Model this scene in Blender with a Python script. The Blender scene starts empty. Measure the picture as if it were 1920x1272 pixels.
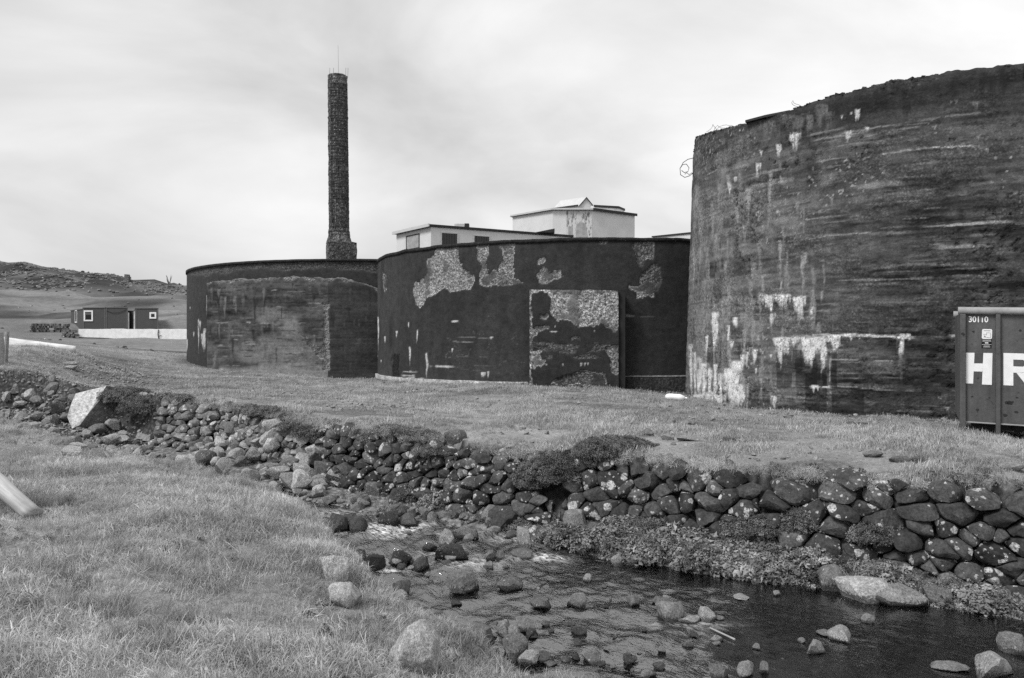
import bpy, bmesh, math, random
import numpy as np
from mathutils import Matrix, Vector

random.seed(7)
RNG = np.random.default_rng(11)
SC = bpy.context.scene
COL = SC.collection

# ------------------------------------------------------------------ camera
EYE = 1.67
FPX, CX, HY = 1500.0, 960.0, 640.0          # focal length, centre and horizon in photo pixels
cam_d = bpy.data.cameras.new('camera')
cam_d.sensor_width = 36.0
cam_d.lens = FPX / 1920 * 36.0
cam_d.shift_y = (HY - 636.0) / 1920
cam_d.clip_start, cam_d.clip_end = 0.1, 3000
cam = bpy.data.objects.new('camera', cam_d)
cam.location = (0, 0, EYE)
cam.rotation_euler = (math.radians(90), 0, 0)
COL.objects.link(cam)
SC.camera = cam

# ------------------------------------------------------------------ sky, sun, exposure
SUN_EL, SUN_AZ = math.radians(52), math.radians(-128)     # azimuth from +Y towards +X: from the left, behind the camera
world = bpy.data.worlds.new('World')
SC.world = world
world.use_nodes = True
wt = world.node_tree
wt.nodes.clear()
def wn(t, **k):
    n = wt.nodes.new(t)
    for a, b in k.items(): setattr(n, a, b)
    return n
w_out = wn('ShaderNodeOutputWorld'); w_bg = wn('ShaderNodeBackground')
w_sky = wn('ShaderNodeTexSky', sky_type='NISHITA', sun_disc=False)
w_sky.sun_elevation = SUN_EL; w_sky.sun_rotation = SUN_AZ
w_bw = wn('ShaderNodeRGBToBW')
w_tc = wn('ShaderNodeTexCoord'); w_map = wn('ShaderNodeMapping')
w_map.inputs['Scale'].default_value = (1.0, 1.0, 2.3)
w_map.inputs['Location'].default_value = (0.4, 0.25, 0.2)
w_n = wn('ShaderNodeTexNoise'); w_n.inputs['Scale'].default_value = 2.3; w_n.inputs['Detail'].default_value = 7; w_n.inputs['Roughness'].default_value = 0.5; w_n.inputs['Distortion'].default_value = 0.35
w_r = wn('ShaderNodeMapRange'); w_r.inputs['From Min'].default_value = 0.33; w_r.inputs['From Max'].default_value = 0.68
w_r.inputs['To Min'].default_value = 5.2; w_r.inputs['To Max'].default_value = 8.6
w_sep = wn('ShaderNodeSeparateXYZ')
w_gx = wn('ShaderNodeMapRange'); w_gx.inputs['From Min'].default_value = -0.75; w_gx.inputs['From Max'].default_value = 0.35
w_gx.inputs['To Min'].default_value = 0.90; w_gx.inputs['To Max'].default_value = 1.08
w_mul = wn('ShaderNodeMath', operation='MULTIPLY')
w_mix = wn('ShaderNodeMix', data_type='FLOAT'); w_mix.inputs['Factor'].default_value = 0.93
L = wt.links.new
L(w_tc.outputs['Generated'], w_map.inputs['Vector']); L(w_map.outputs['Vector'], w_n.inputs['Vector'])
L(w_n.outputs['Fac'], w_r.inputs['Value']); L(w_tc.outputs['Generated'], w_sep.inputs[0]); L(w_sep.outputs['X'], w_gx.inputs['Value'])
L(w_r.outputs['Result'], w_mul.inputs[0]); L(w_gx.outputs['Result'], w_mul.inputs[1])
L(w_sky.outputs['Color'], w_bw.inputs[0]); L(w_bw.outputs[0], w_mix.inputs['A']); L(w_mul.outputs[0], w_mix.inputs['B'])
L(w_mix.outputs['Result'], w_bg.inputs['Color']); L(w_bg.outputs[0], w_out.inputs['Surface'])
w_bg.inputs['Strength'].default_value = 0.1

sun_d = bpy.data.lights.new('sun', 'SUN')
sun_d.energy = 2.6; sun_d.angle = math.radians(20); sun_d.color = (1, 1, 1)
sun = bpy.data.objects.new('sun', sun_d); COL.objects.link(sun)
sdir = Vector((math.sin(SUN_AZ) * math.cos(SUN_EL), math.cos(SUN_AZ) * math.cos(SUN_EL), math.sin(SUN_EL)))
sun.rotation_euler = (-sdir).to_track_quat('-Z', 'Y').to_euler()
sun.location = (-30, -20, 60)

SC.view_settings.view_transform = 'Standard'
SC.view_settings.look = 'None'
SC.view_settings.exposure = 0.3
SC.view_settings.gamma = 1.0
SC.view_settings.use_curve_mapping = False
SC.cycles.use_denoising = False
SC.cycles.max_bounces = 4; SC.cycles.diffuse_bounces = 2; SC.cycles.glossy_bounces = 2
SC.cycles.transmission_bounces = 3; SC.cycles.transparent_max_bounces = 6

# ------------------------------------------------------------------ numeric helpers
def ss(a, b, x):
    t = np.clip((x - a) / (b - a), 0, 1)
    return t * t * (3 - 2 * t)
_TAB = np.random.default_rng(5).random((256, 256))
def vnoise(x, y, seed=0):
    x = np.asarray(x, float) + seed * 17.31; y = np.asarray(y, float) + seed * 9.77
    xi = np.floor(x).astype(int); yi = np.floor(y).astype(int)
    fx = x - xi; fy = y - yi
    fx = fx * fx * (3 - 2 * fx); fy = fy * fy * (3 - 2 * fy)
    a = _TAB[xi & 255, yi & 255]; b = _TAB[(xi + 1) & 255, yi & 255]
    c = _TAB[xi & 255, (yi + 1) & 255]; d = _TAB[(xi + 1) & 255, (yi + 1) & 255]
    return (a * (1 - fx) + b * fx) * (1 - fy) + (c * (1 - fx) + d * fx) * fy
def fbm(x, y, oct=4, seed=0, gain=0.5):
    s = 0; a = 1; t = 0
    for k in range(oct):
        s = s + a * vnoise(x * 2 ** k, y * 2 ** k, seed + k * 3); t += a; a *= gain
    return s / t
def noise3(P, seed=0):
    """cheap 3-d noise for small meshes"""
    x, y, z = P[:, 0], P[:, 1], P[:, 2]
    return (vnoise(x + z * .37, y - z * .53, seed) + vnoise(y + x * .41, z + x * .29, seed + 1) + vnoise(z - y * .33, x + y * .47, seed + 2)) / 3
def in_poly(px, py, poly):
    poly = np.asarray(poly, float)
    r = np.zeros(px.shape, bool)
    x0, y0 = poly.min(0); x1, y1 = poly.max(0)
    m = (px >= x0) & (px <= x1) & (py >= y0) & (py <= y1)
    if not m.any(): return r
    ax, ay = px[m], py[m]; c = np.zeros(ax.shape, bool)
    j = len(poly) - 1
    for i in range(len(poly)):
        xi, yi = poly[i]; xj, yj = poly[j]
        if yi != yj:
            c ^= ((yi > ay) != (yj > ay)) & (ax < (xj - xi) * (ay - yi) / (yj - yi) + xi)
        j = i
    r[m] = c
    return r
def to_px(P):
    Y = np.maximum(P[..., 1], .01)
    return CX + FPX * P[..., 0] / Y, HY - FPX * (P[..., 2] - EYE) / Y
def at(px, py, Y):
    return ((px - CX) / FPX * Y, Y, EYE - (py - HY) / FPX * Y)

# ------------------------------------------------------------------ scene helpers
def tag(o, label=None, cat=None, group=None, kind=None):
    if label: o['label'] = label
    if cat: o['category'] = cat
    if group: o['group'] = group
    if kind: o['kind'] = kind
    return o
def empty(name, loc, label, cat, group=None):
    o = bpy.data.objects.new(name, None); o.empty_display_size = 0.3
    o.location = loc; COL.objects.link(o)
    return tag(o, label, cat, group)
def mesh_data(name, V, F, mat=None, smooth=False, attrs=None, crease=0):
    me = bpy.data.meshes.new(name)
    V = np.asarray(V, dtype=np.float32)
    if isinstance(F, np.ndarray):
        n = len(F); k = F.shape[1]
        me.vertices.add(len(V)); me.vertices.foreach_set('co', V.ravel())
        me.loops.add(n * k); me.loops.foreach_set('vertex_index', F.astype(np.int32).ravel())
        me.polygons.add(n); me.polygons.foreach_set('loop_start', np.arange(0, n * k, k, dtype=np.int32))
        me.update(calc_edges=True)
    else:
        me.from_pydata([tuple(v) for v in V.tolist()], [], F); me.update()
    if smooth: me.polygons.foreach_set('use_smooth', np.ones(len(me.polygons), bool))
    if crease: me.set_sharp_from_angle(angle=math.radians(crease))
    if mat: me.materials.append(mat)
    for k, a in (attrs or {}).items():
        at_ = me.attributes.new(k, 'FLOAT', 'POINT'); at_.data.foreach_set('value', np.asarray(a, np.float32).ravel())
    return me
def link(name, me, parent=None, color=None):
    """mesh made in world coordinates; the parent only groups it"""
    o = bpy.data.objects.new(name, me); COL.objects.link(o)
    if parent is not None:
        o.parent = parent; o.matrix_parent_inverse = Matrix.Translation(-parent.location) if parent.type == 'EMPTY' else Matrix.Identity(4)
    if color is not None: o.color = (color, color, color, 1)
    return o
def mk(name, V, F, mat, parent=None, smooth=False, attrs=None, color=None, crease=0):
    return link(name, mesh_data(name, V, F, mat, smooth, attrs, crease), parent, color)

BOXF = [(0, 3, 2, 1), (4, 5, 6, 7), (0, 1, 5, 4), (1, 2, 6, 5), (2, 3, 7, 6), (3, 0, 4, 7)]
class MB:
    def __init__(s): s.V = []; s.F = []
    def add(s, V, F):
        b = len(s.V); s.V += [tuple(map(float, v)) for v in V]; s.F += [tuple(i + b for i in f) for f in F]; return s
    def prism(s, pts, z0, z1):
        n = len(pts); V = [(x, y, z0) for x, y in pts] + [(x, y, z1) for x, y in pts]
        F = [tuple(range(n - 1, -1, -1)), tuple(range(n, 2 * n))] + [(i, (i + 1) % n, n + (i + 1) % n, n + i) for i in range(n)]
        return s.add(V, F)
    def obox(s, o, u, v, w):
        """box from corner o along three edge vectors"""
        o, u, v, w = (np.array(a, float) for a in (o, u, v, w))
        return s.add([o, o + u, o + u + v, o + v, o + w, o + u + w, o + u + v + w, o + v + w], BOXF)
    def box(s, x0, x1, y0, y1, z0, z1):
        return s.obox((x0, y0, z0), (x1 - x0, 0, 0), (0, y1 - y0, 0), (0, 0, z1 - z0))
    def tube(s, pts, r, n=6):
        pts = [np.array(p, float) for p in pts]; rings = []; b = len(s.V)
        rr = r if isinstance(r, (list, tuple)) else [r] * len(pts)
        for i, p in enumerate(pts):
            d = pts[min(i + 1, len(pts) - 1)] - pts[max(i - 1, 0)]; d /= np.linalg.norm(d) + 1e-9
            a = np.cross(d, (0, 0, 1) if abs(d[2]) < .9 else (1, 0, 0)); a /= np.linalg.norm(a); c = np.cross(d, a)
            for k in range(n):
                t = 2 * math.pi * k / n; s.V.append(tuple(p + rr[i] * (math.cos(t) * a + math.sin(t) * c)))
        for i in range(len(pts) - 1):
            for k in range(n):
                s.F.append((b + i * n + k, b + i * n + (k + 1) % n, b + (i + 1) * n + (k + 1) % n, b + (i + 1) * n + k))
        s.F.append(tuple(b + k for k in range(n - 1, -1, -1))); s.F.append(tuple(b + (len(pts) - 1) * n + k for k in range(n)))
        return s
    def build(s, name, mat, parent=None, smooth=False, color=None, bevel=0):
        o = mk(name, s.V, s.F, mat, parent, smooth, color=color)
        if bevel:
            m = o.modifiers.new('bevel', 'BEVEL'); m.width = bevel; m.segments = 2; m.limit_method = 'ANGLE'
        return o

# ------------------------------------------------------------------ materials (the photograph is black and white: all greys)
class Mat:
    def __init__(s, name):
        s.m = bpy.data.materials.new(name); s.m.use_nodes = True; s.t = s.m.node_tree
        s.b = s.t.nodes['Principled BSDF']; s.b.inputs['Specular IOR Level'].default_value = 0.25
    def n(s, t, **k):
        n = s.t.nodes.new(t)
        for a, b in k.items(): setattr(n, a, b)
        return n
    def l(s, a, b): s.t.links.new(a, b)
    def val(s, v):
        n = s.n('ShaderNodeValue'); n.outputs[0].default_value = v; return n.outputs[0]
    def math(s, op, a, b=None, c=None, clamp=False):
        n = s.n('ShaderNodeMath', operation=op); n.use_clamp = clamp
        for i, x in enumerate((a, b, c)):
            if x is None: continue
            if isinstance(x, (int, float)): n.inputs[i].default_value = x
            else: s.l(x, n.inputs[i])
        return n.outputs[0]
    def pos(s, scale=(1, 1, 1)):
        if not hasattr(s, 'g'): s.g = s.n('ShaderNodeNewGeometry')
        mp = s.n('ShaderNodeMapping'); mp.inputs['Scale'].default_value = scale
        s.l(s.g.outputs['Position'], mp.inputs['Vector']); return mp.outputs[0]
    def objpos(s):
        return s.n('ShaderNodeTexCoord').outputs['Object']
    def noise(s, vec, scale, detail=4, rough=.55, dist=0):
        n = s.n('ShaderNodeTexNoise'); s.l(vec, n.inputs['Vector']); n.inputs['Scale'].default_value = scale
        n.inputs['Detail'].default_value = detail; n.inputs['Roughness'].default_value = rough; n.inputs['Distortion'].default_value = dist
        return n.outputs['Fac']
    def voro(s, vec, scale, feature='F1', rand=1.0):
        n = s.n('ShaderNodeTexVoronoi', feature=feature); s.l(vec, n.inputs['Vector']); n.inputs['Scale'].default_value = scale
        n.inputs['Randomness'].default_value = rand
        return n
    def rng(s, v, a, b, c, d, clamp=True):
        n = s.n('ShaderNodeMapRange'); n.clamp = clamp; s.l(v, n.inputs['Value'])
        for k, x in zip(('From Min', 'From Max', 'To Min', 'To Max'), (a, b, c, d)): n.inputs[k].default_value = x
        return n.outputs['Result']
    def mix(s, f, a, b):
        n = s.n('ShaderNodeMix', data_type='FLOAT')
        for i, x in zip(('Factor', 'A', 'B'), (f, a, b)):
            if isinstance(x, (int, float)): n.inputs[i].default_value = x
            else: s.l(x, n.inputs[i])
        return n.outputs['Result']
    def attr(s, name):
        return s.n('ShaderNodeAttribute', attribute_name=name).outputs['Fac']
    def col(s, v): s.l(v, s.b.inputs['Base Color'])
    def bump(s, h, strength=.5, dist=.02):
        n = s.n('ShaderNodeBump'); n.inputs['Strength'].default_value = strength; n.inputs['Distance'].default_value = dist
        s.l(h, n.inputs['Height']); s.l(n.outputs[0], s.b.inputs['Normal']); return n
    def rough(s, v):
        if isinstance(v, (int, float)): s.b.inputs['Roughness'].default_value = v
        else: s.l(v, s.b.inputs['Roughness'])
        return s

def plain(name, v, rough=.7, var=.25, scale=6, spec=.25, bump=.15, metal=0):
    k = Mat(name); p = k.pos()
    a = k.noise(p, scale, 5); b = k.noise(p, scale * 9, 3)
    f = k.math('ADD', k.rng(a, .25, .75, 1 - var, 1 + var), k.rng(b, .3, .7, -var * .3, var * .3))
    k.col(k.math('MULTIPLY', f, v)); k.rough(rough); k.b.inputs['Specular IOR Level'].default_value = spec
    k.b.inputs['Metallic'].default_value = metal
    if bump: k.bump(b, bump, .01)
    return k.m
# concrete painted by the attributes tone (albedo) and agg (bare aggregate)
def concrete(name, speck=10.0, bumpd=.03):
    k = Mat(name); p = k.pos()
    tone, agg = k.attr('tone'), k.attr('agg')
    fine = k.noise(p, speck * 3.0, 5, .7); v = k.voro(p, speck * 2.4); v2 = k.voro(p, speck * 1.1); grain = k.noise(p, speck * .45, 8, .78)
    spk = k.math('MULTIPLY', k.rng(v.outputs['Distance'], .1, .7, 1.6, .45), k.rng(v2.outputs['Distance'], .15, .8, 1.3, .65))
    pl = k.rng(fine, .3, .7, .62, 1.38)
    f = k.mix(agg, pl, k.math('MULTIPLY', spk, k.rng(fine, .3, .7, .45, 1.55)))
    f = k.math('MULTIPLY', f, k.rng(grain, .3, .7, .55, 1.45))
    k.col(k.math('MULTIPLY', tone, f))
    k.rough(.82); k.b.inputs['Specular IOR Level'].default_value = .2
    h = k.math('ADD', k.math('MULTIPLY', fine, .35), k.math('MULTIPLY', k.math('MULTIPLY', k.math('SUBTRACT', 1.0, v2.outputs['Distance']), agg), 1.0))
    k.bump(k.math('ADD', h, k.math('MULTIPLY', grain, .6)), .9, bumpd)
    return k.m
def stone(name, lo, hi, lichen=.5, spot=7.0, use_color=True, bumpd=.02, obj=False, wet=0):
    k = Mat(name); p = k.objpos() if obj else k.pos()
    oi = k.n('ShaderNodeObjectInfo')
    if obj:
        ad = k.n('ShaderNodeVectorMath', operation='ADD'); k.l(p, ad.inputs[0]); k.l(oi.outputs['Location'], ad.inputs[1]); p = ad.outputs[0]
    big = k.noise(p, 2.6, 6, .62); fine = k.noise(p, 38, 5, .7); mid = k.noise(p, 11, 4, .6)
    base = k.math('MULTIPLY', k.rng(big, .3, .7, lo, hi), k.rng(fine, .3, .7, .5, 1.5))
    base = k.math('MULTIPLY', base, k.rng(mid, .3, .7, .55, 1.45))
    if use_color:
        sp = k.n('ShaderNodeSeparateColor'); k.l(oi.outputs['Color'], sp.inputs[0]); base = k.math('MULTIPLY', base, sp.outputs[0])
    if lichen > 0:
        ws = k.n('ShaderNodeVectorMath', operation='ADD'); sc_ = k.n('ShaderNodeVectorMath', operation='SCALE')
        nz = k.n('ShaderNodeTexNoise'); k.l(p, nz.inputs['Vector']); nz.inputs['Scale'].default_value = 22; nz.inputs['Detail'].default_value = 3
        k.l(nz.outputs['Color'], sc_.inputs[0]); sc_.inputs['Scale'].default_value = .05; k.l(p, ws.inputs[0]); k.l(sc_.outputs[0], ws.inputs[1])
        tot = None
        for sc, th, am in ((spot, .34, .9), (spot * 2.4, .33, .8), (spot * .45, .30, 1.0)):
            v = k.voro(ws.outputs[0], sc)
            cs = k.n('ShaderNodeSeparateColor'); k.l(v.outputs['Color'], cs.inputs[0])
            pick = k.math('GREATER_THAN', cs.outputs[0], k.rng(oi.outputs['Random'], 0, 1, 1.02, 1 - lichen * 1.3))
            rad = k.math('MULTIPLY', k.rng(cs.outputs[1], 0, 1, .55, 1.3), th)
            d = k.math('SUBTRACT', rad, v.outputs['Distance'])
            mk_ = k.math('MULTIPLY', k.math('MULTIPLY', k.rng(d, 0, .035, 0, 1), pick), am)
            tot = mk_ if tot is None else k.math('MAXIMUM', tot, mk_)
        tot = k.math('MULTIPLY', tot, k.rng(fine, .38, .58, .15, 1.0))
        base = k.mix(tot, base, k.rng(mid, .3, .7, .3, .75))
    if wet:                                           # splashed and soaked up to a ragged line above the water
        sz = k.n('ShaderNodeSeparateXYZ'); k.l(k.objpos(), sz.inputs[0]); wl = k.math('ADD', sz.outputs['Z'], k.math('MULTIPLY', k.math('SUBTRACT', mid, .5), .5))
        wm = k.rng(wl, wet, wet + .1, 1, 0); base = k.math('MULTIPLY', base, k.mix(wm, 1.0, .38)); k.rough(k.mix(wm, .85, .3))
    else: k.rough(.85)
    k.col(base)
    k.bump(k.math('ADD', k.math('MULTIPLY', mid, 1.0), k.math('MULTIPLY', fine, .45)), 1.0, bumpd)
    return k.m
def leafy(name, lo, hi, trans=.35, patch=.6):
    k = Mat(name); oi = k.n('ShaderNodeObjectInfo'); p = k.pos()
    pn = k.noise(p, patch, 4, .6)
    v = k.math('MULTIPLY', k.rng(oi.outputs['Random'], 0, 1, lo, hi), k.math('MULTIPLY', k.rng(pn, .3, .7, .6, 1.3), k.rng(k.noise(p, patch * 5, 3, .6), .3, .7, .72, 1.22)))
    k.col(v); k.rough(.75); k.b.inputs['Specular IOR Level'].default_value = .15
    tr = k.n('ShaderNodeBsdfTranslucent'); k.l(v, tr.inputs['Color'])
    ms = k.n('ShaderNodeMixShader'); ms.inputs[0].default_value = trans
    k.l(k.b.outputs[0], ms.inputs[1]); k.l(tr.outputs[0], ms.inputs[2])
    k.l(ms.outputs[0], k.t.nodes['Material Output'].inputs['Surface'])
    return k.m
def make_ground_mat():
    k = Mat('ground'); p = k.pos(); tone = k.attr('tone'); rk = k.attr('rocky')
    a = k.noise(p, 1.1, 6, .65); b = k.noise(p, 14, 5, .7); c = k.noise(p, 55, 3, .7)
    v = k.voro(p, 9); v2 = k.voro(p, .8)
    g = k.math('MULTIPLY', k.rng(a, .3, .7, .78, 1.22), k.math('MULTIPLY', k.rng(b, .3, .7, .7, 1.3), k.rng(c, .3, .7, .75, 1.25)))
    r = k.math('MULTIPLY', k.rng(v.outputs['Distance'], .1, .6, 1.5, .5), k.rng(b, .3, .7, .7, 1.3))
    k.col(k.math('MULTIPLY', tone, k.mix(rk, g, r))); k.rough(.95); k.b.inputs['Specular IOR Level'].default_value = .1
    k.bump(k.math('ADD', k.math('MULTIPLY', b, .7), k.math('ADD', k.math('MULTIPLY', c, .4), k.math('MULTIPLY', k.math('SUBTRACT', 1, v.outputs['Distance']), rk))), .9, .05)
    return k.m
def make_water_mat():
    k = Mat('water'); fo = k.attr('foam'); rp = k.attr('rip')
    tc = k.n('ShaderNodeMapping'); g = k.n('ShaderNodeNewGeometry'); k.l(g.outputs['Position'], tc.inputs['Vector'])
    tc.inputs['Rotation'].default_value = (0, 0, math.radians(37)); tc.inputs['Scale'].default_value = (1.0, 1.0, 1.0)
    st = k.n('ShaderNodeMapping'); k.l(tc.outputs[0], st.inputs['Vector']); st.inputs['Scale'].default_value = (1.0, 2.0, 1.0)
    n2 = k.noise(st.outputs[0], 9, 3, .55, .4); n3 = k.noise(st.outputs[0], 26, 2, .5)
    h = k.math('MULTIPLY', k.math('ADD', n2, k.math('MULTIPLY', n3, .3)), rp)
    bm = k.n('ShaderNodeBump'); bm.inputs['Strength'].default_value = .75; bm.inputs['Distance'].default_value = .022; k.l(h, bm.inputs['Height'])
    gl = k.n('ShaderNodeBsdfGlossy'); gl.inputs['Roughness'].default_value = .09; gl.inputs['Color'].default_value = (1, 1, 1, 1); k.l(bm.outputs[0], gl.inputs['Normal'])
    tp = k.n('ShaderNodeBsdfTransparent'); tp.inputs['Color'].default_value = (.8, .8, .8, 1)
    fr = k.n('ShaderNodeFresnel'); fr.inputs['IOR'].default_value = 3.0; k.l(bm.outputs[0], fr.inputs['Normal'])
    m1 = k.n('ShaderNodeMixShader'); k.l(fr.outputs[0], m1.inputs[0]); k.l(tp.outputs[0], m1.inputs[1]); k.l(gl.outputs[0], m1.inputs[2])
    df = k.n('ShaderNodeBsdfDiffuse'); df.inputs['Color'].default_value = (.8, .8, .8, 1); k.l(bm.outputs[0], df.inputs['Normal'])
    fm = k.math('MULTIPLY', fo, k.rng(k.noise(st.outputs[0], 9, 5, .7, .5), .42, .62, 0, 1))
    m2 = k.n('ShaderNodeMixShader'); k.l(fm, m2.inputs[0]); k.l(m1.outputs[0], m2.inputs[1]); k.l(df.outputs[0], m2.inputs[2])
    k.l(m2.outputs[0], k.t.nodes['Material Output'].inputs['Surface'])
    return k.m
M = dict(
    pebble=stone('pebble', .12, .3, 0, 9, False, .01),
    ground=make_ground_mat(), water=make_water_mat(),
    conc=concrete('tank_concrete', 9, .035), conc_far=concrete('chimney_concrete', 4, .08),
    wall_stone=stone('wall_stone', .03, .085, .5, 6.5, True, .02),
    wall_stone_far=stone('left_wall_stone', .09, .22, .5, 6.0, True, .02),
    boulder=stone('boulder', .13, .27, .15, 9, True, .025, obj=True),
    wet_boulder=stone('wet_boulder', .13, .27, .1, 9, True, .025, obj=True, wet=.44),
    ruin_stone=stone('ruin_stone', .07, .2, .4, 4, True, .03),
    slab=stone('pale_slab', .36, .5, 0, 6, True, .012, obj=True),
    plaster=plain('white_plaster', .62, .8, .08, 1.2, .15), plaster_stain=plain('stained_plaster', .5, .8, .35, 1.6, .15),
    pale_trim=plain('pale_trim', .52, .7, .1, 3), dark_trim=plain('dark_trim', .03, .7, .3, 5),
    board=plain('grey_boards', .33, .8, .25, 4), glass_dark=plain('dark_pane', .012, .15, .2, 3, .5, 0),
    cabin=plain('cabin_paint', .07, .6, .08, 2), white_paint=plain('white_paint', .78, .5, .05, 3, .3, .05),
    limewash=plain('limewash', .78, .85, .16, 2.0, .2, .4), soil=plain('soil_and_shadow', .05, .95, .4, 5),
    steel=plain('container_steel', .095, .5, .16, 3, .4, .08), steel_rail=plain('container_rail', .30, .45, .2, 6, .4, .08),
    steel_dark=plain('container_underside', .03, .7, .3, 5), letter=plain('white_lettering', .82, .6, .07, 8, .2, 0),
    black=plain('black_print', .015, .6, .2, 8, .2, 0), mid_print=plain('grey_print', .3, .6, .1, 8, .2, 0),
    wood=None, driftwood=None, wire=plain('rusty_wire', .06, .8, .3, 20), bar=plain('rebar', .05, .85, .3, 20),
    buoy=plain('buoy_plastic', .8, .4, .06, 7, .4, .03), rust=plain('rust', .03, .9, .4, 20),
    grass=leafy('grass_blades', .31, .65, .35, .7), turf=leafy('turf_blades', .32, .58, .3, .35),
    weed=leafy('weed_leaves', .09, .42, .3, 1.6), heath=leafy('heath_leaves', .08, .28, .25, 1.3), tussock=leafy('tussock_blades', .22, .46, .3, 1.0), straw=leafy('straw_blades', .6, .85, .3, 1.0),
)
def woodmat(name, v):
    k = Mat(name); tc = k.n('ShaderNodeTexCoord'); mp = k.n('ShaderNodeMapping'); mp.inputs['Scale'].default_value = (1, 14, 14)
    k.l(tc.outputs['Object'], mp.inputs['Vector']); a = k.noise(mp.outputs[0], 1.6, 6, .6); b = k.noise(tc.outputs['Object'], 2.5, 4)
    k.col(k.math('MULTIPLY', k.math('MULTIPLY', k.rng(a, .3, .7, .62, 1.25), k.rng(b, .3, .7, .8, 1.15)), v)); k.rough(.8); k.bump(a, .6, .012)
    return k.m
def make_steel():
    k = Mat('container_paint'); p = k.pos(); ps = k.pos((1, 1, .16))
    big = k.noise(p, 1.6, 5, .6); runs = k.noise(ps, 7, 5, .65); fine = k.noise(p, 45, 4, .7); rs = k.noise(p, 9, 6, .75)
    v = k.math('MULTIPLY', k.math('MULTIPLY', k.rng(big, .3, .7, .8, 1.2), k.rng(runs, .3, .7, .78, 1.18)), .092)
    v = k.mix(k.rng(rs, .62, .68, 0, .8), v, .025); v = k.math('MULTIPLY', v, k.rng(fine, .3, .7, .85, 1.15))
    k.col(v); k.rough(k.rng(runs, .3, .7, .4, .7)); k.bump(k.math('ADD', k.math('MULTIPLY', big, 1.0), k.math('MULTIPLY', k.noise(p, 4, 2), .4)), .5, .06)
    return k.m
M['steel_paint'] = make_steel()
M['wood'] = woodmat('weathered_wood', .3); M['driftwood'] = woodmat('bleached_wood', .68); M['pole'] = woodmat('pole_wood', .4)

# ------------------------------------------------------------------ tanks: plan positions, needed by the terrain
T1 = dict(c=(-8.6, 53.0), R=12.0, K=4.22)
T2 = dict(c=(3.62, 38.2), R=9.9, K=3.68)
T3 = dict(c=(13.3, 24.8), R=7.5, K=6.02, batter=.25)

# ------------------------------------------------------------------ terrain
def lin(xs, ys):
    o = np.argsort(xs); xs = np.array(xs, float)[o]; ys = np.array(ys, float)[o]
    return lambda x: np.interp(x, xs, ys)
WT = [(-30, 27.5), (-20, 25), (-14, 23.5), (-10.5, 21.6), (-8.8, 20.3), (-7.35, 19.6), (-5.55, 18.1), (-4, 16.8), (-2.7, 15.8), (-1.08, 14.75), (.35, 13.6), (2.08, 12.9), (4.03, 11.5), (5.28, 10.8), (6.5, 10.2), (9, 9.1), (14, 7), (30, 3)]
FE = [(-30, 25.4), (-20, 22.8), (-14, 21), (-10.5, 19.5), (-8.3, 18.3), (-6.2, 16.6), (-4.5, 15.8), (-3.56, 14.85), (-2.49, 14.39), (-1, 13.57), (.35, 12.95), (1.12, 12.04), (2.16, 11.19), (3.13, 10.69), (4.14, 10.34), (5.8, 9.06), (9, 7.6), (14, 5.5), (30, 1)]
BE = [(-30, 24), (-20, 21.6), (-14, 18.9), (-10.7, 16.7), (-8, 14.35), (-5.73, 12.47), (-3.48, 10.87), (-2.62, 9.6), (-1.97, 8.23), (-1.53, 7.39), (-1.3, 6.98), (-.83, 6.53), (-.25, 6.37), (.02, 6.1), (2, 5.0), (6, 3.4), (14, 1), (30, -3)]
BZ = [(-30, .1), (-10.7, 0), (-8, -.1), (-5.73, -.2), (-3.48, -.25), (-1.97, -.25), (-1.53, -.3), (-1.3, -.4), (-.83, -.55), (-.25, -.75), (.02, -.9), (3, -.95), (30, -.9)]
Ywt, Yfe, Ybe = lin(*zip(*WT)), lin(*zip(*FE)), lin(*zip(*BE))
zbe = lin(*zip(*BZ))
_zw = lin([-60, -24, -17.6, -14.9, -11.8, -10.6, -7.5, -5, 10], [-.5, -.72, -.95, -1.15, -1.35, -1.40, -1.48, -1.5, -1.52])
def zwater(X, Y): return _zw(.8 * np.asarray(X) - .6 * np.asarray(Y))
_zfoot = lin([-30, -14, -10.5, -9, -5, -3, -1, .5, 2.5, 4.5, 6, 30], [-.2, -.3, -.55, -.95, -.95, -1.2, -1.22, -1.15, -1.15, -1.22, -1.42, -1.42])

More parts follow.
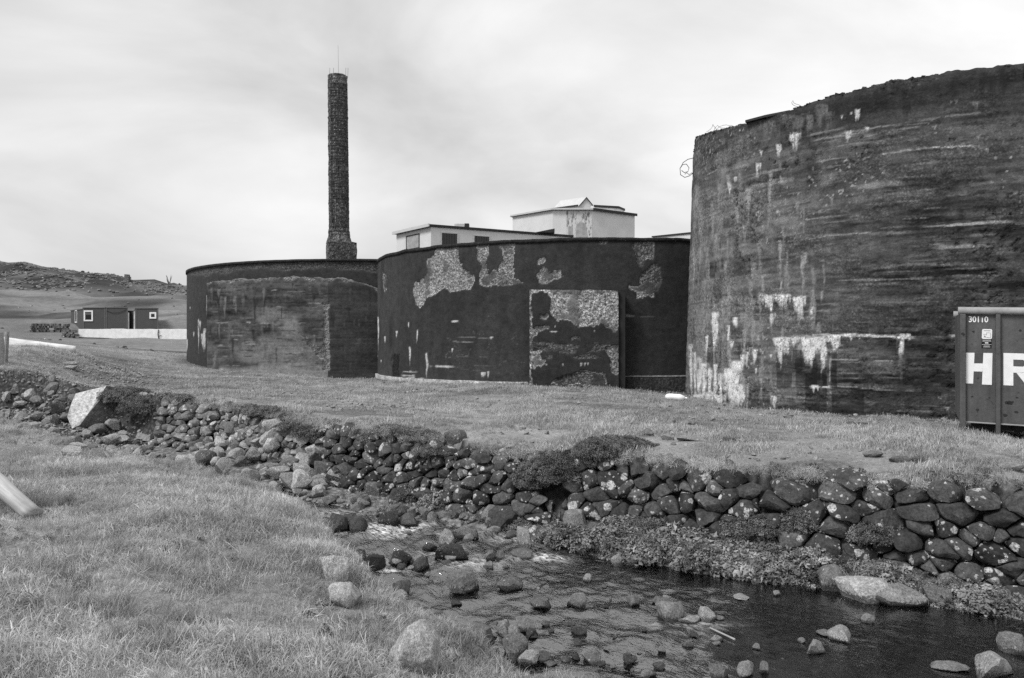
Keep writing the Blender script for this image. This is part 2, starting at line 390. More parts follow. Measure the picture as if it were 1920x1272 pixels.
class RBF:
    def __init__(s, P, z, power=1.0):
        s.P = np.array(P, float); n = len(P); s.p = power
        D = np.linalg.norm(s.P[:, None] - s.P[None], axis=2)
        A = np.zeros((n + 3, n + 3)); A[:n, :n] = s.k(D) + np.eye(n) * 1e-5
        A[:n, n] = 1; A[:n, n + 1:] = s.P; A[n, :n] = 1; A[n + 1:, :n] = s.P.T
        s.w = np.linalg.solve(A, np.r_[np.array(z, float), 0, 0, 0])
    def k(s, r): return np.sqrt(r * r + .02)
    def __call__(s, Q):
        out = np.empty(len(Q))
        for a in range(0, len(Q), 20000):
            q = Q[a:a + 20000]
            D = np.sqrt(((q[:, None] - s.P[None]) ** 2).sum(2))
            out[a:a + 20000] = s.k(D) @ s.w[:-3] + s.w[-3] + q @ s.w[-2:]
        return out
_ctl = [(1920, 908, 10.2), (1700, 895, 10.8), (1500, 880, 11.5), (1200, 852, 12.9), (1000, 848, 13.6), (850, 822, 14.75), (700, 803, 15.8), (600, 790, 16.8), (500, 770, 18.1), (400, 752, 19.6), (310, 743, 20.3),
        (1287, 745, 24.3), (1350, 762, 21.8), (1400, 769, 21), (1600, 781, 18.8), (1795, 793, 17.6), (1795, 812, 14.9), (1500, 820, 14.5), (1200, 790, 17), (900, 760, 21), (1000, 725, 27.5), (850, 718, 30.5), (705, 713, 36), (1165, 733, 27.6), (1280, 741, 27.0),
        (600, 738, 27), (450, 722, 29), (388, 690, 43), (500, 700, 41), (612, 708, 40.3), (690, 712, 40), (340, 678, 47), (300, 664, 52), (240, 658, 57), (150, 700, 28), (200, 682, 36), (260, 700, 32), (100, 652, 50), (0, 706, 22.5), (60, 697, 24), (0, 672, 26.5), (140, 668, 30), (20, 665, 27.5), (100, 664, 29), (60, 650, 40),
        (130, 640, 70), (0, 632, 75), (150, 640, 85), (340, 643, 85), (150, 622, 93), (300, 620, 93), (345, 620, 93), (0, 606, 100), (100, 600, 104), (150, 590, 112), (340, 592, 110), (0, 570, 130), (340, 572, 130),
        (0, 530, 170), (100, 537, 170), (200, 547, 165), (340, 552, 165), (0, 496, 220), (100, 506, 222), (200, 524, 225), (250, 532, 225), (340, 537, 225), (500, 570, 225), (700, 600, 220), (1000, 620, 220), (1500, 620, 220), (1900, 620, 220),
        (700, 660, 75), (1000, 690, 60), (1500, 690, 60), (1900, 700, 40), (700, 640, 120), (1000, 650, 120), (1500, 650, 120), (1900, 650, 120),
        (-400, 480, 220), (-400, 520, 170), (-400, 600, 100), (-300, 700, 24), (-300, 655, 40), (-400, 630, 75), (0, 515, 350), (340, 552, 350), (1000, 620, 350), (1900, 620, 350), (-400, 500, 350)]
_P = []; _Z = []
def uv(X, Y):
    Y = np.maximum(Y, 6.0)
    return np.stack([np.clip(X / (Y + 1.0), -1.3, 1.3) * 3.0, np.log(Y) * 1.6], -1)
for a, b, c in _ctl:
    x, y, z = at(a, b, c); _P.append(uv(np.array(x), np.array(float(c)))); _Z.append(z)
_rT = RBF(_P, _Z)
_rL = RBF([(x, y) for x, y in BE[3:]] + [(-2.5, 4), (-1.6, 4.3), (-.9, 5.27), (-4.6, 7.7), (-5, 4), (-8, 8), (-9, 11), (-12, 14), (0, 0), (-10, 0), (3, 2.5), (0, 3.2), (3, 0), (10, -1), (-20, 10), (-20, -10), (20, -10), (-4, 10), (-3, 7), (-6, 10)],
          [float(zbe(x)) for x, y in BE[3:]] + [0, -.15, -.52, -.05, .05, .05, .0, .1, 0, .1, -.75, -.35, -.3, -.6, .15, .1, 0, -.1, -.1, -.1])
def gT(X, Y):
    z = _rT(uv(X, Y))
    z = z + (fbm(X * .8, Y * .8, 4, 3) - .5) * .16 * ss(10, 30, Y) + (fbm(X * 2.1, Y * 2.1, 3, 8) - .5) * .07
    far = ss(70, 130, Y) * (1 - ss(-20, 10, X))
    z = z + far * (fbm(X * .09, Y * .09, 5, 21) - .5) * 5.0
    rid = ss(150, 172, Y + 6 * (fbm(X * .05, Y * .0, 3, 4) - .5)) * far
    z = z + rid * (fbm(X * .22, Y * .22, 5, 33, .62) - .5) * 5.0
    return z
def gL(X, Y):
    Q = np.stack([np.clip(X, -30, 25), np.clip(Y, -15, 30)], -1)
    return _rL(Q) + (fbm(X * 1.3, Y * 1.3, 4, 13) - .5) * .16
def ground(X, Y):
    X = np.atleast_1d(np.asarray(X, float)); Y = np.atleast_1d(np.asarray(Y, float))
    wt, fe, be = Ywt(X), Yfe(X), Ybe(X)
    foot = np.minimum(wt - .32, wt - .25); foot = np.maximum(foot, fe + .12)
    ne = np.minimum(be + .85, (be + fe) * .5)
    zw = zwater(X, Y)
    z = np.empty_like(X)
    up = Y >= wt
    z[up] = gT(X[up], Y[up])
    lo = Y <= be
    if lo.any(): z[lo] = gL(X[lo], Y[lo])
    m = ~up & ~lo
    if m.any():
        x, y = X[m], Y[m]; W, F, B, Ft, N, zz = wt[m], fe[m], be[m], foot[m], ne[m], zw[m]
        zt = gT(x, W); zl = gL(x, B); zf = np.minimum(_zfoot(x), zt - .1)
        bed = zz - .06 - .26 * fbm(x * 1.2, y * 1.2, 3, 40)
        r = np.where(y >= Ft, zf + (zt - zf) * np.clip((y - Ft) / (W - Ft), 0, 1),
            np.where(y >= F, (zz - .02) + (zf - zz + .02) * np.clip((y - F) / (Ft - F), 0, 1) ** .8,
            np.where(y >= N, bed, 0)))
        t = np.clip((y - B) / np.maximum(N - B, .05), 0, 1)
        r = np.where(y < N, zl + (zz - .12 - zl) * (t ** 1.5), r)
        e = np.clip(np.minimum(y - N, F - y) / .3, 0, 1); r = np.where((y >= N) & (y < F), (zz - .06) * (1 - e) + bed * e, r)
        r = r + (fbm(x * 3, y * 3, 3, 50) - .5) * .07 * (y < W - .4)
        z[m] = r
    return z
def g1(x, y): return float(gfast(np.array([float(x)]), np.array([float(y)]))[0])
def ray_water(px, py):
    z = -1.45
    for _ in range(6):
        Y = FPX * (EYE - z) / (py - HY); X = (px - CX) / FPX * Y; z = float(zwater(X, Y))
    return X, Y, z

def axis(dense0, dense1, step, lo, hi, grow=1.09):
    a = list(np.arange(dense0, dense1 + step / 2, step)); s = step; x = a[-1]
    while x < hi: s *= grow; x += s; a.append(x)
    s = step; x = a[0]; b = []
    while x > lo: s *= grow; x -= s; b.append(x)
    return np.array(b[::-1] + a)
ax = axis(-13, 11, .11, -420, 420, 1.07); ay = axis(2.5, 26, .11, -80, 520, 1.028)
GX, GY = np.meshgrid(ax, ay, indexing='ij')
gx, gy = GX.ravel(), GY.ravel(); gz = ground(gx, gy)
GZ = gz.reshape(GX.shape)
def gfast(x, y):
    """the ground sheet's own height, read from its grid"""
    i = np.clip(np.searchsorted(ax, x) - 1, 0, len(ax) - 2); j = np.clip(np.searchsorted(ay, y) - 1, 0, len(ay) - 2)
    u = np.clip((x - ax[i]) / (ax[i + 1] - ax[i]), 0, 1); v = np.clip((y - ay[j]) / (ay[j + 1] - ay[j]), 0, 1)
    return (GZ[i, j] * (1 - u) + GZ[i + 1, j] * u) * (1 - v) + (GZ[i, j + 1] * (1 - u) + GZ[i + 1, j + 1] * u) * v
_RC = np.concatenate([np.arange(3, 30, .12), np.geomspace(30, 300, 90)])
def ray(px, py, skip=0.0):
    """first point of the ground seen at this photo pixel"""
    kx, kz = (px - CX) / FPX, (py - HY) / FPX
    R_ = _RC[_RC > skip]
    i = np.nonzero(EYE - kz * R_ <= gfast(kx * R_, R_))[0]
    if not len(i): Y = 290.0
    else:
        a, b = R_[max(i[0] - 1, 0)], R_[i[0]]; q = np.linspace(a, b, 12); j = np.nonzero(EYE - kz * q <= gfast(kx * q, q))[0]; Y = float(q[j[0]]) if len(j) else b
    return kx * Y, Y, float(gfast(np.array([kx * Y]), np.array([Y]))[0])
def in_tank(x, y, pad=0.0):
    m = np.zeros(x.shape, bool)
    for t in (T1, T2, T3): m |= (x - t['c'][0]) ** 2 + (y - t['c'][1]) ** 2 < (t['R'] + pad) ** 2
    return m
def ground_tone(x, y, z):
    """albedo of the soil and sward, and how stony it is"""
    wt, fe, be = Ywt(x), Yfe(x), Ybe(x)
    px, py = to_px(np.stack([x, y, z], -1))
    n = fbm(x * .5, y * .5, 4, 61)
    tone = np.where(y < 60, .27 + .16 * (n - .5), .19 + .22 * (fbm(x * .09, y * .09, 6, 66, .62) - .5)); rk = np.zeros(x.shape)
    # banks of the stream
    ch = (y > be) & (y < wt); tone[ch] = .17 + .1 * n[ch]; rk[ch] = .8
    sl = (x < -8.8) & (x > -40) & (y > fe - .3) & (y < wt + .6); tone[sl] = .06 + .05 * n[sl]; rk[sl] = .9
    wf = (y > np.maximum(wt - .36, fe + .1)) & (y < wt) & (x > -9) & (x < 11); tone[wf] = .03 + .02 * n[wf]
    # gravel track climbing to the cabin
    tx = np.interp(y, [20, 24, 28, 34, 40, 48, 58, 72, 85, 100], [-9.5, -11.5, -13.6, -16.5, -19, -25, -33, -43, -52, -62])
    tr = (1 - ss(1.2, 3.0, np.abs(x - tx) + 1.2 * (n - .5))) * (y > 21)
    tone = tone * (1 - .35 * tr) + .12 * .35 * tr; rk = np.maximum(rk, .7 * tr)
    # faint worn wheel marks and bare strip along the tanks
    w = ss(.48, .6, fbm(x * .35, y * .9, 5, 71, .6)) * (y > wt) * (y < 45); tone = tone * (1 - .4 * w); rk = np.maximum(rk, .5 * w)
    for t in (T1, T2, T3):
        d = np.hypot(x - t['c'][0], y - t['c'][1]) - t['R']
        e = (1 - ss(.1, 1.0, d + .6 * (n - .5))) * (y < 60); tone = tone * (1 - .5 * e); rk = np.maximum(rk, .5 * e)
    # rocky ridge on the skyline, heather streaks on the hill
    rid = ss(150, 172, y + 8 * (fbm(x * .05, y * 0, 3, 4) - .5)) * (x < 30)
    tone = tone * (1 - rid) + rid * (.035 + .12 * ss(.42, .62, fbm(x * .35, y * .35, 5, 81, .65)))
    st = ss(.56, .66, fbm(x * .06 + y * .02, y * .12, 5, 91)) * (y > 60); tone = tone * (1 - .55 * st); rk = np.maximum(rk, .4 * st)
    for yo, sl_ in ((104, .10), (122, .16), (138, -.05)):               # old tracks and ditches across the slope
        dt = np.abs(y - yo - sl_ * (x + 60) - 5 * (fbm(x * .05, x * 0, 3, yo) - .5)); tone = tone * (1 - .5 * np.exp(-(dt / 1.6) ** 2) * (x < -25))
    return np.clip(tone, .02, .5), rk
tone, rocky = ground_tone(gx, gy, gz)
ni, nj = GX.shape
idx = np.arange(ni * nj).reshape(ni, nj)
F = np.stack([idx[:-1, :-1], idx[1:, :-1], idx[1:, 1:], idx[:-1, 1:]], -1).reshape(-1, 4)
tag(mk('ground', np.stack([gx, gy, gz], -1), F, M['ground'], smooth=True, attrs={'tone': tone, 'rocky': rocky}), kind='structure')

# ------------------------------------------------------------------ the stream
def foam_at(x, y):
    px, py = to_px(np.stack([x, y, zwater(x, y)], -1)); f = np.zeros(x.shape)
    for a, b, rx, ry, s in [(700, 993, 75, 12, 1.1), (765, 985, 45, 8, 1.0), (735, 975, 30, 6, .7), (690, 1058, 45, 11, 1.2), (725, 1066, 45, 8, 1.1), (650, 1064, 30, 8, .9), (880, 1058, 50, 9, .8), (950, 1046, 70, 7, .6), (1020, 1045, 45, 9, .9), (1000, 1020, 30, 8, .6), (870, 1000, 60, 7, .5), (960, 1008, 45, 8, .7), (830, 1035, 50, 8, .5), (1300, 1172, 70, 6, .4), (640, 962, 60, 6, .5)]:
        f = np.maximum(f, s * np.exp(-((px - a) / rx) ** 2 - ((py - b) / ry) ** 2))
    return np.clip(f, 0, 1)
wx = np.concatenate([np.arange(-20, -8, .2), np.arange(-8, 8, .028), np.arange(8, 16, .3)])
tt = np.linspace(0, 1, 230)
WX, TT = np.meshgrid(wx, tt, indexing='ij')
lo_, hi_ = np.minimum(Ybe(WX) + .3, Yfe(WX) - .3), Yfe(WX) + .12
WY = lo_ + (hi_ - lo_) * TT
x_, y_ = WX.ravel(), WY.ravel(); z_ = zwater(x_, y_)
u_, v_ = .8 * x_ - .6 * y_, .6 * x_ + .8 * y_
rip = np.clip(.55 + .8 * ss(-4, -9, u_) + 1.1 * (fbm(x_ * .7, y_ * .7, 3, 17) - .45), .2, 1.6)
rip = rip * (1 - .5 * ss(1.2, 3.0, x_ - .35 * (y_ - 9)))
wv = (fbm(u_ * 4.2, v_ * 1.9, 3, 23, .45) - .5) + .45 * (fbm(u_ * 2.4 + v_ * 1.6, v_ * 4.6 - u_ * 1.2, 2, 29) - .5)
z_ = z_ + rip * .105 * wv
ni, nj = WX.shape; idx = np.arange(ni * nj).reshape(ni, nj)
F = np.stack([idx[:-1, :-1], idx[1:, :-1], idx[1:, 1:], idx[:-1, 1:]], -1).reshape(-1, 4)
tag(mk('stream_water', np.stack([x_, y_, z_], -1), F, M['water'], smooth=True, attrs={'foam': foam_at(x_, y_), 'rip': rip}), kind='structure')

# ------------------------------------------------------------------ concrete tanks
class Skin:
    """a painted, weathered wall: grid over (angle, height) with albedo, aggregate and relief per vertex"""
    def __init__(s, c, R, th, zb, ztop, nz, batter=0.0):
        s.c, s.R = c, R
        TH, H = np.meshgrid(th, np.linspace(0, 1, nz), indexing='ij'); s.TH = TH
        zt = ztop(th)[:, None]; s.Z = zb + (zt - zb) * H; s.zt = zt + 0 * H
        s.RR = R + batter * (1 - np.clip(s.Z / np.mean(zt), 0, 1))
        s.N = np.stack([np.sin(TH), -np.cos(TH), 0 * TH], -1)
        s.upd(0)
        s.u = TH * R; s.px, s.py = to_px(s.P)
        s.front = (s.N * (s.P - np.array([0, 0, EYE]))).sum(-1) < 0
        s.tone = np.full(TH.shape, .06); s.agg = np.zeros(TH.shape); s.dis = np.zeros(TH.shape)
        s.wx = (fbm(s.u * 4, s.Z * 4, 3, 101) - .5); s.wy = (fbm(s.u * 4, s.Z * 4, 3, 111) - .5); s.vx = fbm(s.u * 13, s.Z * 13, 3, 121) - .5; s.vy = fbm(s.u * 13, s.Z * 13, 3, 126) - .5
    def upd(s, d):
        r = s.RR + d
        s.P = np.stack([s.c[0] + r * s.N[..., 0], s.c[1] + r * s.N[..., 1], s.Z], -1)
    def put(s, m, v): s.tone = s.tone * (1 - m) + v * m
    def poly(s, pts, v, agg=1.0, rec=.03, warp=7, var=.35):
        m = in_poly(s.px + s.wx * warp + s.vx * warp * .8, s.py + s.wy * warp + s.vy * warp * .8, pts) & s.front
        n = fbm(s.u * 1.3, s.Z * 1.3, 5, 7, .6); vv = v * (1 + var * 3.2 * (n - .5))
        coat = m & (fbm(s.u * 2.3, s.Z * 2.3, 4, 27) > .60)                     # an undercoat still clings in places
        s.tone = np.where(m, vv, s.tone); s.agg = np.where(m, agg, s.agg); s.dis = np.where(m, -rec, s.dis)
        s.tone = np.where(coat, .45 * vv, s.tone); s.agg = np.where(coat, .25, s.agg); s.dis = np.where(coat, -rec * .5, s.dis)
        ed = np.zeros_like(m); ed[1:-1, 1:-1] = m[1:-1, 1:-1] & ~(m[:-2, 1:-1] & m[2:, 1:-1] & m[1:-1, :-2] & m[1:-1, 2:])
        if v > .05: s.tone = np.where(ed & (n > .47), np.maximum(s.tone, .34), s.tone)
    def drip(s, x, y0, y1, w, v, op=1.0):
        I = np.nonzero((np.abs(s.px - x) < w * 1.6) & (s.py > y0 - 2) & (s.py < y1 + 1) & s.front)
        if not len(I[0]): return
        px, py = s.px[I], s.py[I]; t = (py - y0) / (y1 - y0)
        hw = w * .5 * np.clip(1.05 - t, .12, 1) ** .55
        ed = (fbm(px * .25, py * .05, 3, 5) - .5) * w * .9
        m = (1 - ss(.25, 1.3, np.abs(px + ed - x) / hw)) * ss(-.02, .05, t) * (t < 1)
        m = m * ss(.12, .5, fbm(px * .55, py * .045, 4, 9, .6) + .3 * (1 - t)) * ss(.15, .45, fbm(px * .5, py * .5, 3, 19)) * (1 - .75 * ss(.45, 1, t)) * op * 1.15
        m = np.clip(m, 0, 1); s.tone[I] = s.tone[I] * (1 - m) + v * m
    def zline(s, x0, x1, z, th, v, op=1.0, brk=.45, wob=.05):
        I = np.nonzero((np.abs(s.Z - z) < th * 2.2 + wob * 1.2) & (s.px > x0) & (s.px < x1) & s.front)
        if not len(I[0]): return
        u, Z = s.u[I], s.Z[I]
        zz = z + wob * (fbm(u * .7, 0 * u + z * 7, 3, 3) - .5) * 2
        hh = th * (.1 + 1.8 * fbm(u * 3.5, 0 * u + z * 3, 3, 6))
        fd = (x1 - x0) * .25; m = (1 - ss(.5, 1.1, np.abs(Z - zz) / hh)) * ss(0, fd, s.px[I] - x0) * ss(0, fd, x1 - s.px[I]) * ss(brk - .08, brk + .08, fbm(u * 1.3, Z * .5 + z, 4, 12)) * op
        s.tone[I] = s.tone[I] * (1 - m) + v * m
    def blot(s, x, y, rx, ry, v, op, sx=1.0, sz=1.0, seed=0, th=.48):
        m = np.exp(-((s.px - x) / rx) ** 2 - ((s.py - y) / ry) ** 2) * s.front
        n = ss(th - .1, th + .16, fbm(s.u * sx, s.Z * sz, 5, 200 + seed, .6) + .25 * (m - .5))
        s.put(np.clip(m * 1.6, 0, 1) * n * op, v)
    def build(s, name, mat, parent):
        s.upd(s.dis)
        ni, nj = s.TH.shape; idx = np.arange(ni * nj).reshape(ni, nj)
        F = np.stack([idx[:-1, :-1], idx[1:, :-1], idx[1:, 1:], idx[:-1, 1:]], -1).reshape(-1, 4)
        return mk(name, s.P.reshape(-1, 3), F, mat, parent, smooth=True, attrs={'tone': np.clip(s.tone, .008, .8), 'agg': s.agg})
def cyl_angles(c, R, fine):
    """angles measured from the direction of the camera (-Y); fine where the camera side is"""
    to = math.atan2(-c[0], c[1])                    # direction from the centre to the camera
    a = np.arange(to - 1.5, to + 1.5, fine / R)
    b = np.linspace(to + 1.5, to - 1.5 + 2 * math.pi, 70)
    return np.concatenate([a, b])
def rim(name, th, c, R, r_in, zt, mat, parent, tone, out=0.0, drop=0.0, jit=0.0, seed=0):
    """top of the wall, its inner face and, if it has one, the projecting lip"""
    n = len(th); sn, cs = np.sin(th), -np.cos(th)
    z = zt + jit * (fbm(th * R * 2.2, th * 0, 4, seed) - .5)
    rings = []
    prof = ([(R - .002, z - drop), (R + out, z - drop), (R + out, z)] if out else [(R - .01, z - .03), (R, z)]) + [(R - .12, z + jit * .5 * fbm(th * R * 5, th * 0, 3, seed + 3)), (r_in, z - .02), (r_in, z * 0 - .3)]
    V = np.concatenate([np.stack([c[0] + r * sn, c[1] + r * cs, zz], -1) for r, zz in prof])
    k = len(prof); idx = np.arange(k * n).reshape(k, n)
    F = np.stack([idx[:-1, :-1], idx[:-1, 1:], idx[1:, 1:], idx[1:, :-1]], -1).reshape(-1, 4)
    t = tone * (.6 + .8 * fbm(np.tile(th * R * 3, k), np.repeat(np.arange(k), n) * 1.0, 4, seed + 5))
    return mk(name, V, F, mat, parent, smooth=False, attrs={'tone': t, 'agg': np.full(len(V), .6)})
def boards(s, bh, amp, lo, hi, seed=0):
    """imprint of horizontal shuttering boards"""
    k = np.floor(s.Z / bh + .12 * (fbm(s.u * .25, s.Z * 0, 2, seed) - .5)); f = s.Z / bh - k
    r = np.abs(np.sin(k * 12.9898 + 78.233 + np.floor(s.u / 3.1 + np.sin(k * 3.7) * 5) * 3.3) * 43758.5453) % 1
    groove = (1 - ss(.0, .10, f)) * ss(.35, .5, fbm(s.u * .9, s.Z * 2, 3, seed + 1))
    s.dis += amp * (r - .5) - amp * 1.2 * groove
    s.tone *= (lo + (hi - lo) * r) * (1 - .35 * groove)

# ---- right-hand tank (nearest)
t3 = empty('concrete_tank', (T3['c'][0], T3['c'][1], 0), 'tall streaked dark concrete tank behind the roll-off container', 'tank', 'round concrete tanks')
c, R = T3['c'], T3['R']; th = cyl_angles(c, R, .026)
top_px = np.array([(1300, 268), (1306, 258), (1320, 254), (1345, 246), (1372, 240), (1400, 233), (1440, 222), (1480, 210), (1545, 185), (1600, 171), (1650, 158), (1740, 142), (1820, 131), (1870, 125), (1920, 121)], float)
def t3_top(th):
    x = c[0] + R * np.sin(th); y = c[1] - R * np.cos(th)
    px = CX + FPX * x / y; front = (np.sin(th) * x - np.cos(th) * y) < 0
    z = EYE + (HY - np.interp(px, top_px[:, 0], top_px[:, 1])) / FPX * y
    vis = front & (px > 1302) & (px < 1920)
    zz = np.where(vis, z, EYE + T3['K'] + .05)
    k = np.hanning(25); k /= k.sum(); zz = np.convolve(np.pad(zz, 12, mode='edge'), k, 'valid')
    return zz + (fbm(th * R * 2.5, th * 0, 4, 77, .65) - .5) * .14
s = Skin(c, R, th, -.8, t3_top, 290, T3['batter'])
u, Z = s.u, s.Z
hs = fbm(u * .45, Z * 3.2, 5, 131, .6); hs2 = fbm(u * 1.6, Z * 14, 4, 141, .6); bl = fbm(u * .5, Z * .5, 5, 151, .6); fn = fbm(u * 9, Z * 9, 3, 161, .7)
s.tone = .055 + .14 * (hs - .44) + .11 * (hs2 - .46) + .07 * (bl - .5) + .035 * (fn - .5)
boards(s, .165, .013, .82, 1.2, 171)
leftw = (1 - ss(1380, 1700, s.px)) * ss(225, 380, s.py)
lb = ss(.44, .62, fbm(u * .55, Z * 2.6, 5, 181, .62)); s.put(leftw * (.25 + .75 * lb) * .8, .17 + .14 * (hs2 - .45))
lv = ss(.45, .62, fbm(u * 2.2, Z * .35, 4, 183, .6)); s.put((1 - ss(1310, 1470, s.px)) * ss(300, 520, s.py) * lv * .6, .19)
s.tone *= 1 - .35 * ss(.55, .68, fbm(u * 1.2, Z * 1.2, 5, 187, .65))                    # damp blotches
td = np.clip((s.zt - Z), 0, 9); tz = (1 - ss(.15, 1.5 + .7 * (bl - .5), td)); s.put(tz * ss(1330, 1560, s.px) * .95, .016 + .012 * fn)
s.put((1 - ss(.02, .28, td + .2 * (fn - .5))) * .8, .05 + .06 * (fbm(u * 5, Z * 5, 3, 11) - .5))
s.put((1 - ss(0, .7, Z)) * ss(1450, 1600, s.px) * .6, .03)
pit = ss(.6, .7, fbm(u * 6, Z * 9, 4, 191, .65)) * ss(.45, .6, fbm(u * .5, Z * .6, 3, 195)); s.dis -= .03 * pit; s.tone *= 1 - .45 * pit; s.agg = np.maximum(s.agg, pit)
rg = ss(.5, .6, fbm(u * .9, Z * 1.6, 5, 197, .65)); s.agg = np.maximum(s.agg, .55 * rg); s.dis += .012 * rg * (fbm(u * 12, Z * 12, 3, 199) - .5)
wsp = ss(.74, .79, fbm(u * 13, Z * 13, 2, 201)) * ss(.5, .6, bl); s.put(wsp * .8, .33)
def zt3(px, py):
    i = np.argmin(np.where(s.front, (s.px - px) ** 2 + (s.py - py) ** 2, 1e12)); return s.Z.ravel()[i]
for x0, x1, xa, ya, w, v, op, br in [
    (1450, 1920, 1500, 632, .03, .55, 1, .36), (1380, 1470, 1440, 637, .02, .3, .8, .45), (1480, 1920, 1650, 675, .014, .32, .9, .40), (1400, 1920, 1540, 726, .02, .26, .8, .44), (1515, 1560, 1530, 726, .03, .6, 1, .1),
    (1560, 1920, 1650, 290, .018, .36, .9, .38), (1580, 1750, 1640, 291, .03, .3, .7, .48), (1450, 1600, 1500, 322, .03, .26, .8, .42), (1600, 1700, 1650, 347, .07, .22, .8, .36), (1715, 1920, 1780, 422, .03, .36, .9, .34), (1740, 1890, 1800, 462, .05, .26, .8, .36),
    (1600, 1920, 1700, 500, .05, .17, .6, .46), (1560, 1920, 1700, 520, .03, .2, .6, .46), (1420, 1700, 1550, 445, .015, .3, .8, .44), (1450, 1640, 1520, 265, .02, .25, .8, .4), (1700, 1860, 1780, 218, .02, .2, .7, .45), (1560, 1700, 1600, 247, .016, .25, .7, .42), (1640, 1920, 1800, 565, .02, .2, .5, .45), (1560, 1920, 1750, 700, .03, .13, .6, .4), (1520, 1900, 1700, 727, .07, .13, .5, .4),
    (1340, 1560, 1450, 345, .09, .24, .6, .4), (1380, 1600, 1500, 335, .06, .26, .6, .42), (1330, 1520, 1420, 388, .10, .21, .5, .42), (1320, 1500, 1400, 425, .07, .22, .5, .45), (1400, 1600, 1500, 308, .04, .26, .7, .42), (1350, 1500, 1420, 300, .04, .2, .6, .4), (1580, 1800, 1650, 770, .016, .3, .6, .5), (1480, 1800, 1600, 755, .012, .3, .5, .52)]:
    s.zline(x0, x1, zt3(xa, ya), w, v, op, br)
rq = random.Random(12)
for k in range(420):                                   # edges of the shuttering boards, chipped and pale
    xa = rq.uniform(1300, 1900); ln = rq.uniform(15, 110); ya = rq.uniform(230, 760); lf_ = 1 - (xa - 1300) / 620
    if rq.random() > .35 + .75 * lf_: continue
    s.zline(xa, xa + ln, zt3(xa, ya), rq.uniform(.010, .026), rq.uniform(.11, .18) + .12 * lf_ * rq.random(), .65, .42, .03)
for k in range(120):                                   # dark cracks and joints
    xa = rq.uniform(1300, 1900); ln = rq.uniform(20, 150); s.zline(xa, xa + ln, zt3(xa, rq.uniform(200, 770)), rq.uniform(.008, .018), .018, .6, .44, .06)
for k in range(110):                                   # thin runs on the weathered left side
    xa = 1300 + 260 * rq.random() ** 1.6; y0 = rq.uniform(290, 720); s.drip(xa, y0, y0 + rq.uniform(20, 90), rq.uniform(4, 12), rq.uniform(.16, .3), .8)
for k in range(60):
    xa = rq.uniform(1330, 1900); y0 = np.interp(xa, top_px[:, 0], top_px[:, 1]) + rq.uniform(5, 30); s.drip(xa, y0, y0 + rq.uniform(20, 60), rq.uniform(8, 24), rq.choice([.02, .10, .14]) if xa < 1560 else .015, .6)
# pale runs of lime
for x, y0, y1, w in [(1463, 632, 694, 15), (1456, 633, 655, 8), (1475, 632, 668, 14), (1489, 632, 652, 12), (1505, 632, 664, 20), (1516, 632, 686, 20), (1522, 650, 692, 12), (1531, 632, 665, 14), (1542, 631, 712, 15), (1545, 631, 680, 12), (1536, 632, 660, 12), (1564, 629, 662, 17), (1560, 629, 645, 20), (1690, 626, 675, 11), (1700, 625, 638, 6), (1705, 625, 640, 5), (1596, 630, 640, 5), (1612, 629, 637, 6), (1794, 620, 632, 6),
    (1503, 555, 600, 14), (1493, 557, 585, 10), (1523, 577, 592, 6), (1447, 563, 590, 9), (1447, 588, 612, 8), (1470, 552, 575, 30), (1440, 553, 580, 25),
    (1340, 585, 680, 12), (1325, 628, 670, 7), (1364, 610, 645, 7), (1380, 595, 615, 9), (1372, 640, 655, 5), (1400, 660, 690, 8), (1392, 665, 690, 8), (1414, 655, 685, 10), (1418, 690, 705, 4), (1445, 664, 672, 5),
    (1295, 645, 760, 7), (1303, 660, 760, 7), (1312, 668, 762, 9), (1320, 680, 765, 8), (1331, 690, 770, 9), (1342, 682, 770, 8), (1352, 700, 775, 9), (1360, 690, 760, 7), (1372, 690, 768, 22), (1382, 676, 765, 20), (1378, 700, 770, 26), (1390, 720, 770, 12), (1330, 735, 765, 20), (1308, 740, 770, 24), (1348, 740, 768, 18),
    (1452, 742, 772, 10), (1445, 764, 775, 4), (1525, 727, 738, 4), (1533, 727, 734, 3),
    (1607, 205, 230, 9), (1578, 216, 224, 6), (1597, 211, 216, 5), (1592, 245, 268, 14), (1625, 238, 248, 10), (1490, 248, 285, 16), (1495, 250, 268, 12), (1460, 270, 297, 9), (1427, 282, 294, 7), (1421, 305, 335, 7), (1367, 342, 372, 6), (1379, 332, 342, 5)]:
    s.drip(x, y0, y1, w * 1.15, .6 if y0 > 400 else .5)
for x, y0, y1, w, v, op in [(1352, 285, 420, 22, .19, .7), (1345, 380, 560, 26, .2, .6), (1328, 520, 640, 24, .2, .7), (1385, 250, 320, 26, .13, .7), (1440, 225, 260, 30, .12, .7), (1475, 215, 240, 26, .12, .7), (1400, 555, 640, 26, .22, .7), (1412, 560, 620, 14, .24, .7), (1355, 560, 640, 20, .24, .7), (1370, 555, 600, 30, .25, .7), (1518, 215, 245, 14, .13, .7), (1690, 670, 720, 14, .14, .6), (1310, 560, 700, 20, .2, .7), (1830, 190, 210, 18, .15, .8)]:
    s.drip(x, y0, y1, w, v, op)
